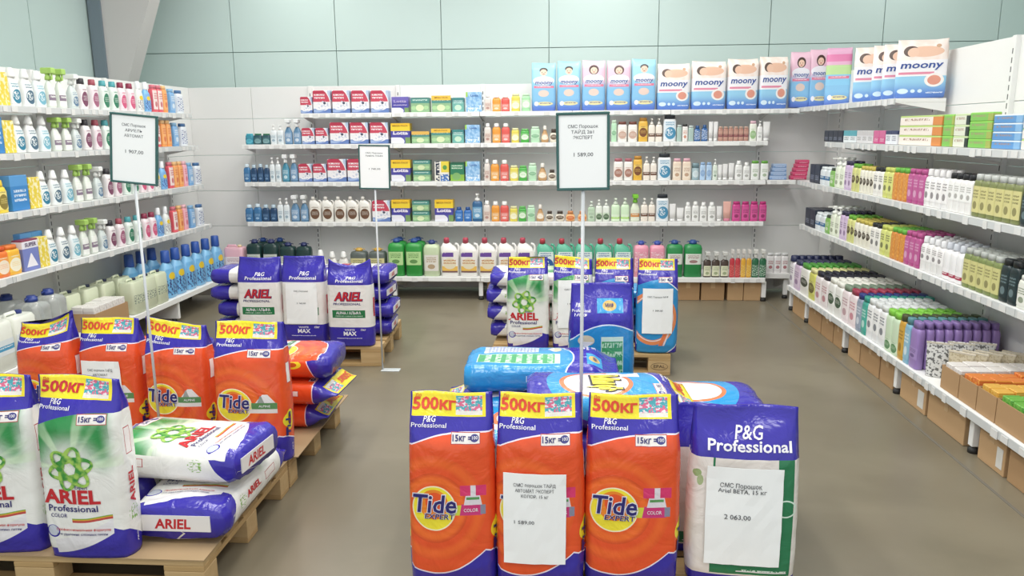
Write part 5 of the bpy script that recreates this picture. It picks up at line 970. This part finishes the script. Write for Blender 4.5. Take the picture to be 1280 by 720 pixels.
def bag(kind, label, loc, rz=0, lean=0, lie=None, full=True, group=None, rows_=52, endlab=None, endflip=-1, **kw):
    """a standing bag (lean tips its top backwards) or, with lie, one lying on its back; full: with its own lettering"""
    b = Bag(pillow=lie is not None, **kw); name = 'powder_bag'
    o = thing(name, label, 'bag', loc, 0, group or 'bags of washing powder')
    if lie is None: o.rotation_euler = (-lean, 0, rz)
    else: o.rotation_euler = (-math.pi / 2 + lie, 0, rz)
    link('sack', b.mesh(BM[kind], rows_), o)
    if lie is not None and endlab:
        W2, D2 = b.W * .36, b.D * .20
        en = link('end_label', MB().box(-W2, W2, -D2, D2, -.004, .001).mesh('end_label', mat('#ebe8e6', .4)), o)
        mb = MB(); V_, F_ = text_geo('ARIEL' if kind in ('ariel', 'alpha') else endlab, .03, .1); k = D2 * 1.25 / .73
        mb.add([(-a.x * k * endflip - W2 * .1, -a.y * k * 1 + D2 * .62, -.0046) for a in V_], [tuple(reversed(f)) for f in F_]); lettering(mb, REDT, en)
    if not full: return o, b
    wt, rd, nv = MB(), MB(), MB()
    if kind in ('tide_color', 'tide_alpine', 'ariel', 'myth', 'mythpro'):
        b.text(rd, '500кг', .29, .915, .036, .03, 0, .145); b.text(rd, 'До', .09, .972, .011, .01)
        b.text(wt, 'P&G', .24, .858, .018, .012, .2, .042); b.text(wt, 'Professional', .24, .833, .014, .008, 0, .115)
        u0 = .55 if kind == 'ariel' else .52
        b.text(nv, '15кг =', u0 + .12, .777, .019, .02, 0, .062); b.text(wt, '100', u0 + .27, .785, .01, .01)
        if kind != 'mythpro': b.text(wt, 'P&G', 1.24, .09, .014, .01, .2, None, 90)
    if kind.startswith('tide'):
        o1 = MB(); b.text(o1, 'Tide', .30, .40, .062, .05, .12, .145, 0, .0022); b.text(o1, 'EXPERT', .36, .366, .018, .035, .12, .10, 0, .0022); lettering(o1, W_, o)
        b.text(nv, 'Tide', .30, .40, .062, .018, .12, .138, 0, .0036); b.text(nv, 'EXPERT', .36, .366, .018, .01, .12, .096, 0, .0036); b.text(nv, 'Tide', 1.13, .27, .045, .03, .12, None, 90)
        if kind == 'tide_color': b.text(wt, 'COLOR', .73, .405, .012, .008, 0, .045)
        else: b.text(wt, 'ALPINE', .73, .41, .01, .008, 0, .05)
    if kind == 'ariel':
        fm = MB(); flower(b, fm, .42, .52, .078); link('flower_emblem', fm.mesh('flower_emblem', FLOW), o)['kind'] = 'stuff'
        b.text(rd, 'ARIEL', .40, .325, .05, .035, 0, .20); b.text(nv, 'Professional', .40, .278, .024, .012, 0, .175); b.text(nv, 'Expert', .53, .408, .012, .006); b.text(nv, 'COLOR', .22, .243, .014, .006, 0, .06)
        b.text(rd, 'Профессиональная формула', .5, .168, .0085, .012, 0, .19); b.text(nv, 'для удаления сложных пятен', .48, .142, .0085, .01, 0, .18); b.text(rd, 'ARIEL', 1.22, .40, .05, .03, 0, .13, 90)
    if kind == 'alpha':
        b.text(wt, 'P&G', .55, .79, .027, .014, .2, .07); b.text(wt, 'Professional', .52, .745, .024, .012, .05, .19)
        b.text(nv, 'ARIEL', .50, .535, .062, .05, .22, .20, 0, .0018); b.text(rd, 'ARIEL', .49, .538, .06, .03, .22, .195, 0, .003); b.text(nv, 'PROFESSIONAL', .46, .485, .016, .012, .12, .19); b.text(wt, 'ALPHA / АЛЬФА', .49, .378, .02, .018, 0, .17)
        b.text(wt, 'MAX', .5, .13, .028, .03, 0, .09); b.text(wt, 'WHITE', .5, .185, .013, .015, 0, .07); b.text(wt, '15кг', .8, .185, .014, .02, .1, None); b.text(rd, 'ARIEL', 1.2, .43, .03, .02, 0, .12, 90)
    if kind == 'beta':
        b.text(wt, 'P&G', .52, .835, .04, .012, .15, .09); b.text(wt, 'Professional', .53, .775, .034, .02, 0, .26)
    if kind == 'mythback':
        b.text(wt, 'P&G', .14, .83, .018, .012, .2, .04); b.text(wt, 'Professional', .17, .795, .013, .012, 0, .085); b.text(wt, 'МИФ', .16, .765, .013, .012, 0, .06)
        b.text(nv, 'МИФ', .62, .83, .016, .02, 0, .04)
    if kind == 'myth':
        yl = MB(); bk = MB(); b.text(bk, 'Миф', .5, .40, .10, .08, .1, .20, 0, .002); b.text(yl, 'Миф', .5, .405, .095, .045, .1, .19, 0, .0036); lettering(bk, mat('#2a2430', .4), o); lettering(yl, mat('#f2dc30', .35), o)
    for mb, m in ((wt, W_), (rd, mat('#d8452a', .4) if kind.startswith('tide') else REDT), (nv, NAVT)):
        if mb.v: lettering(mb, m, o)
    return o, b
PAPER = mat('#f7f9f9', .75, name='white_paper'); INK = mat('#4c4f55', .8)
def sheet(bagpair, label, u0, u1, v0, v1, lines):
    o, b = bagpair; mw = Matrix.LocRotScale(o.location, o.rotation_euler, None)
    mb = MB(); n = m = 8; vs = []
    for off in (.006, .0072):
        for j in range(m + 1):
            for i in range(n + 1):
                vs.append(b.on(u0 + (u1 - u0) * i / n, v0 + (v1 - v0) * j / m, off + (.003 if (i == n and j == m) or (i == 0 and j == 0) else 0)))
    N = (n + 1) * (m + 1); q = [(j * (n + 1) + i, j * (n + 1) + i + 1, (j + 1) * (n + 1) + i + 1, (j + 1) * (n + 1) + i) for j in range(m) for i in range(n)]
    fs = [tuple(a + N for a in f) for f in q] + [tuple(reversed(f)) for f in q]
    edge = [i for i in range(n)] + [n + j * (n + 1) for j in range(m)] + [N - 1 - i for i in range(n)] + [(m - j) * (n + 1) for j in range(m)]
    fs += [(edge[k], edge[(k + 1) % len(edge)], edge[(k + 1) % len(edge)] + N, edge[k] + N) for k in range(len(edge))]
    mb.add([mw @ Vector(v) for v in vs], fs, False)
    c = mw @ b.on((u0 + u1) / 2, v0, .006); mb.v = [(v[0] - c.x, v[1] - c.y, v[2] - c.z) for v in mb.v]
    s_ = thing('price_sheet', label, 'price sheet', c, 0, 'paper price sheets', mb.mesh('price_sheet', PAPER))
    t = MB()
    for (st, fu, fv, h, wd) in lines: b.text(t, st, u0 + (u1 - u0) * fu, v0 + (v1 - v0) * fv, h, .004, 0, wd, 0, .0092)
    t.v = [tuple(mw @ Vector(v) - c) for v in t.v]; lettering(t, INK, s_)

ZP = .149
def at_px(px, Y, z): return solveX(px, Y, z)
# front left pallet: white bags
b0 = bag('ariel', 'white and green powder bag at the left edge with a paper on it', (at_px(6, 2.45, .4), 2.45, ZP), .04, .03, seed=1, W=.285, H=.635)
sheet(b0, 'white paper price sheet on the white bag at the left edge', -.0 + .06, .55, .24, .68, [('СМС Порошок', .5, .75, .012, .1), ('1 907,00', .5, .5, .012, .07)])
b1 = bag('ariel', 'white and green powder bag with green flower, no paper, at front left', (at_px(113, 2.43, .4), 2.43, ZP), .02, .03, seed=2, W=.29, H=.64, tilt=-.008)
bag('ariel', 'white powder bag lying at the bottom of the front left pile', (-1.375, 2.475, ZP + .083), 0, 0, 0.0, endlab='ARIEL', seed=3, W=.35, D=.15, H=.66)
bag('ariel', 'white powder bag lying on top of the front left pile', (-1.17, 2.74, ZP + .15 + .09), math.pi / 2 - .12, 0, 0.0, endlab='ARIEL', seed=4, W=.34, D=.145, H=.64)
bag('ariel', 'white powder bag lying flat behind the standing white bags', (-1.77, 2.66, ZP + .083), 0, 0, 0.0, full=False, rows_=24, seed=5, W=.36, D=.15, H=.48)
# orange bags on the left
for px, Y, lab, kw in ((67, 3.36, 'leftmost orange powder bag on the left pallet, top sagging', dict(sag=.035, tilt=.03, seed=6, W=.27, H=.62)), (146, 3.38, 'orange powder bag with a paper on it, second on the left pallet', dict(seed=7, W=.29, H=.612)),
                     (228, 3.34, 'orange powder bag on the left pallet, torn yellow strip, beside the sign pole', dict(seed=8, W=.295, H=.612, tilt=-.02, sag=.012)), (318, 3.25, 'rightmost standing orange powder bag on the left pallet', dict(seed=9, W=.32, H=.632))):
    r = bag('tide_alpine', lab, (at_px(px, Y, .4), Y, ZP), -.02, .03, **kw)
    if px == 146: sheet(r, 'white paper price sheet on the second orange bag from left', .09, .74, .25, .69, [('СМС порошок ТАЙД', .5, .82, .011, .12), ('АВТОМАТ', .5, .74, .011, .07), ('1 589,00', .5, .5, .012, .07)])
for k, (x_, rz, lab) in enumerate(((-1.76, -math.pi / 2, 'orange powder bag lying at the bottom right of the left pile'), (-1.74, -math.pi / 2, 'powder bag lying in the left pile, blue crumpled end out'), (-1.13, math.pi / 2, 'orange powder bag lying on top of the left pile'))):
    bag('tide_alpine', lab, (x_, 3.72, ZP + .065 + .132 * k), rz + (.03, -.05, .04)[k], 0, 0, seed=20 + k, W=.34, D=.124, H=(.6, .66, .62)[k])
for k in range(3):
    bag('tide_alpine', 'orange powder bag lying behind the standing bags, layer %s of the left pile' % NUM[k + 1], (-1.86, 3.76, ZP + .066 + .134 * k), math.pi / 2, 0, 0, full=False, rows_=24, seed=24 + k, W=.34, D=.124, H=.62)
# white and blue bags near the left corner
for px, Y, lab, kw in ((327, 5.24, 'white and blue powder bag with red lettering, left of three', dict(seed=30, W=.305, H=.60, sag=.006)), (382, 5.22, 'white and blue powder bag with a paper on it, middle of three', dict(seed=31, W=.30, H=.61)), (439, 5.16, 'white and blue powder bag with dipping top, right of three', dict(seed=32, W=.305, H=.60, sag=.05))):
    r = bag('alpha', lab, (at_px(px, Y, .45), Y, ZP), 0, .02, D=.15, **kw)
    if px == 382: sheet(r, 'white paper price sheet on the middle white and blue bag', .12, .84, .235, .70, [('СМС Порошок', .5, .80, .011, .1), ('1 740,00', .5, .5, .011, .06)])
for c, (x_, rz) in enumerate(((-2.53, -math.pi / 2), (-1.24, math.pi / 2))):
    for k in range(4):
        side = ('left', 'right')[c]
        bag('alpha', 'white and blue powder bag lying in the %s corner pile, layer %s' % (side, NUM[k + 1]), (x_ + .02 * math.sin(k * 2.1), 5.54, ZP + .062 + .124 * k), rz + .05 * math.sin(k * 1.7 + c), 0, 0, full=(c == 1), endlab='ARIEL', rows_=28, seed=34 + k + 4 * c, W=.34, D=.11, H=.62)
# back middle pallet
bag('ariel', 'white and green powder bag with flower on the stamped pallet, no paper', (at_px(660, 5.14, .45), 5.14, ZP), 0, .02, seed=44, W=.275, H=.62)
r = bag('ariel', 'white and green powder bag with a paper on the stamped pallet', (at_px(716, 5.14, .45), 5.14, ZP), .02, .02, seed=45, W=.262, H=.62, tilt=-.015)
sheet(r, 'white paper price sheet on the white bag of the stamped pallet', .12, .82, .24, .76, [('СМС Порошок', .5, .8, .011, .1), ('1 907,00', .5, .5, .011, .06)])
bag('mythpro', 'blue powder bag on the stamped pallet partly hidden behind another blue bag', (at_px(767, 5.1, .45), 5.1, ZP), 0, .02, seed=46, W=.255, H=.62)
r = bag('mythpro', 'blue powder bag with a paper, right end of the stamped pallet', (at_px(821, 5.07, .45), 5.07, ZP), -.03, .02, seed=47, W=.262, H=.62)
sheet(r, 'white paper price sheet on the blue bag at right of the stamped pallet', .13, .86, .215, .70, [('СМС Порошок МИФ', .5, .8, .011, .13), ('1 389,00', .5, .5, .011, .06)])
for c, (x_, rz) in enumerate(((-.52, -math.pi / 2), (.78, math.pi / 2))):
    for k in range(4 if c == 0 else 3):
        bag('ariel' if c == 0 else 'mythpro', '%s powder bag lying behind the standing bags of the stamped pallet, layer %s' % (('white', 'blue')[c], NUM[k + 1]), (x_ + .02 * math.sin(k * 2.4 + 1), 5.48, ZP + .062 + .123 * k), rz, 0, 0, endlab='ARIEL' if c == 0 else None, full=False, rows_=28, seed=50 + k + 4 * c, W=.34, D=.108, H=.64)
# front pallet
F1 = bag('tide_color', 'orange powder bag standing at the left end of the front row', (at_px(566, 2.34, .5), 2.34, ZP), .02, .03, seed=60, W=.272, H=.632)
F2 = bag('tide_color', 'orange powder bag with a paper on it, second in the front row', (at_px(675, 2.34, .5), 2.34, ZP), 0, .03, seed=61, W=.274, H=.632)
sheet(F2, 'white paper price sheet on the orange bag in the front row', .09, .80, .135, .62, [('СМС порошок ТАЙД', .5, .86, .011, .13), ('АВТОМАТ ЭКСПЕРТ', .5, .80, .011, .12), ('КОЛОР, 15 кг', .5, .74, .011, .085), ('1 589,00', .33, .45, .012, .062)])
F3 = bag('tide_color', 'orange powder bag standing third in the front row, no paper', (at_px(790, 2.36, .5), 2.36, ZP), -.03, .03, seed=62, W=.292, H=.625)
F4 = bag('beta', 'white powder bag with blue top and large paper, right end of front row', (at_px(928, 2.38, .5), 2.38, ZP), -.08, .03, seed=63, W=.335, H=.588, rough=1.3)
sheet(F4, 'large white paper price sheet on the blue topped white bag', .15, .84, .13, .69, [('СМС Порошок', .45, .80, .015, .125), ('Ariel BETA, 15 кг', .47, .745, .015, .145), ('2 063,00', .42, .48, .016, .08)])
bag('beta', 'white and blue powder bag squeezed behind the right end of the front row', (at_px(858, 2.57, .5), 2.565, ZP), .0, .0, seed=64, W=.26, D=.10, H=.53, full=False)
for rr_, Y in enumerate((2.80, 3.16)):
    for c, (x_, rz) in enumerate(((.15, math.pi / 2), (.815, math.pi / 2))):
        for k in range(3):
            bag('myth', 'blue powder bag lying in the front centre pile, %s row, %s side, layer %s' % (('near', 'far')[rr_], ('left', 'right')[c], NUM[k + 1]), (x_, Y, ZP + .064 + .127 * k), rz, 0, 0, full=False, rows_=24, seed=66 + k + 3 * c + 6 * rr_, W=.33, D=.118, H=.645)
bag('mythback', 'light blue powder bag lying back up on top of the front centre pile', (-.40, 3.20, ZP + .385 + .065), -math.pi / 2, 0, 0, seed=80, W=.34, D=.125, H=.64)
bag('myth', 'light blue powder bag with yellow lettering lying topmost of the front pile', (-.13, 2.80, ZP + .385 + .067), -math.pi / 2 + .05, 0, 0, seed=81, W=.36, D=.13, H=.62)
bag('myth', 'blue powder bag lying flat under the standing light blue bag', (.56, 3.62, ZP + .055), math.pi / 2, 0, 0, full=False, rows_=24, seed=82, W=.34, D=.11, H=.64)
bag('mythback', 'light blue powder bag standing back to front behind the front pile', (at_px(752, 3.56, .7), 3.60, ZP + .11), .03, .02, seed=83, W=.295, H=.635)

# ------------------------------------------------------------------ price signs on poles
FRAME = mat('#35605c', .4, name='dark_green_frame'); POLE = mat('#c9cdd0', .3)
def sign(label, pxs, Y, y0, y1, basez, tilt, lines, px_pole):
    xl, xr = onY(pxs[0], (y0 + y1) / 2, Y).x, onY(pxs[1], (y0 + y1) / 2, Y).x; zt, zb = onY(sum(pxs) / 2, y0, Y).z, onY(sum(pxs) / 2, y1, Y).z
    cx, w_, h_ = (xl + xr) / 2, xr - xl, zt - zb
    o = thing('price_sign', label, 'sign', (cx, Y, basez), 0, 'framed price signs on poles'); L = zb - basez
    link('base_plate', MB().box(-.008, .12, -.03, .03, 0, .006, .002).mesh('base_plate', mat('#c9d0d2', .25)), o)
    link('pole', MB().tube([(0, 0, .006), (0, 0, L * .5), (0, .004, L + .01)], .006, 8).mesh('pole', POLE), o)
    fr = MB(); t = .009
    for a in ((-w_ / 2, w_ / 2, 0, t), (-w_ / 2, w_ / 2, h_ - t, h_), (-w_ / 2, -w_ / 2 + t, t, h_ - t), (w_ / 2 - t, w_ / 2, t, h_ - t)): fr.box(a[0], a[1], -.007, .007, a[2], a[3], .002)
    f = link('frame', fr.mesh('frame', FRAME), o, (0, 0, L), (0, tilt, 0))
    card = link('price_card', MB().box(-w_ / 2 + t, w_ / 2 - t, -.002, .004, t, h_ - t).mesh('price_card', PAPER), o, (0, 0, L), (0, tilt, 0))
    mb = MB()
    for st, zz, hh, ww in lines: flat_text(mb, st, 0, zz * h_, hh * h_, -.0026, .004, 0, ww * w_)
    lettering(mb, INK, card)
sign('framed price sign on a thin pole before the left shelving', (134, 193), 3.23, 142, 230, .149, .1, [('СМС Порошок', .82, .04, .5), ('АРИЕЛЬ', .745, .04, .36), ('АВТОМАТ', .67, .04, .4), ('1 907,00', .44, .05, .38)], 175)
sign('smallest framed price sign, on a pole before the back shelving', (448, 487), 5.03, 181, 236.5, 0.0, .02, [('СМС Порошок', .80, .035, .55), ('Ариель Альфа', .74, .035, .55), ('1 740,00', .44, .04, .36)], 470)
sign('largest framed price sign, on a pole above the front centre pile', (696, 763), 2.56, 140, 238, .149, -.015, [('СМС Порошок', .80, .042, .56), ('ТАЙД 2в1', .73, .042, .42), ('ЭКСПЕРТ', .66, .042, .36), ('1 589,00', .44, .05, .36)], 720)
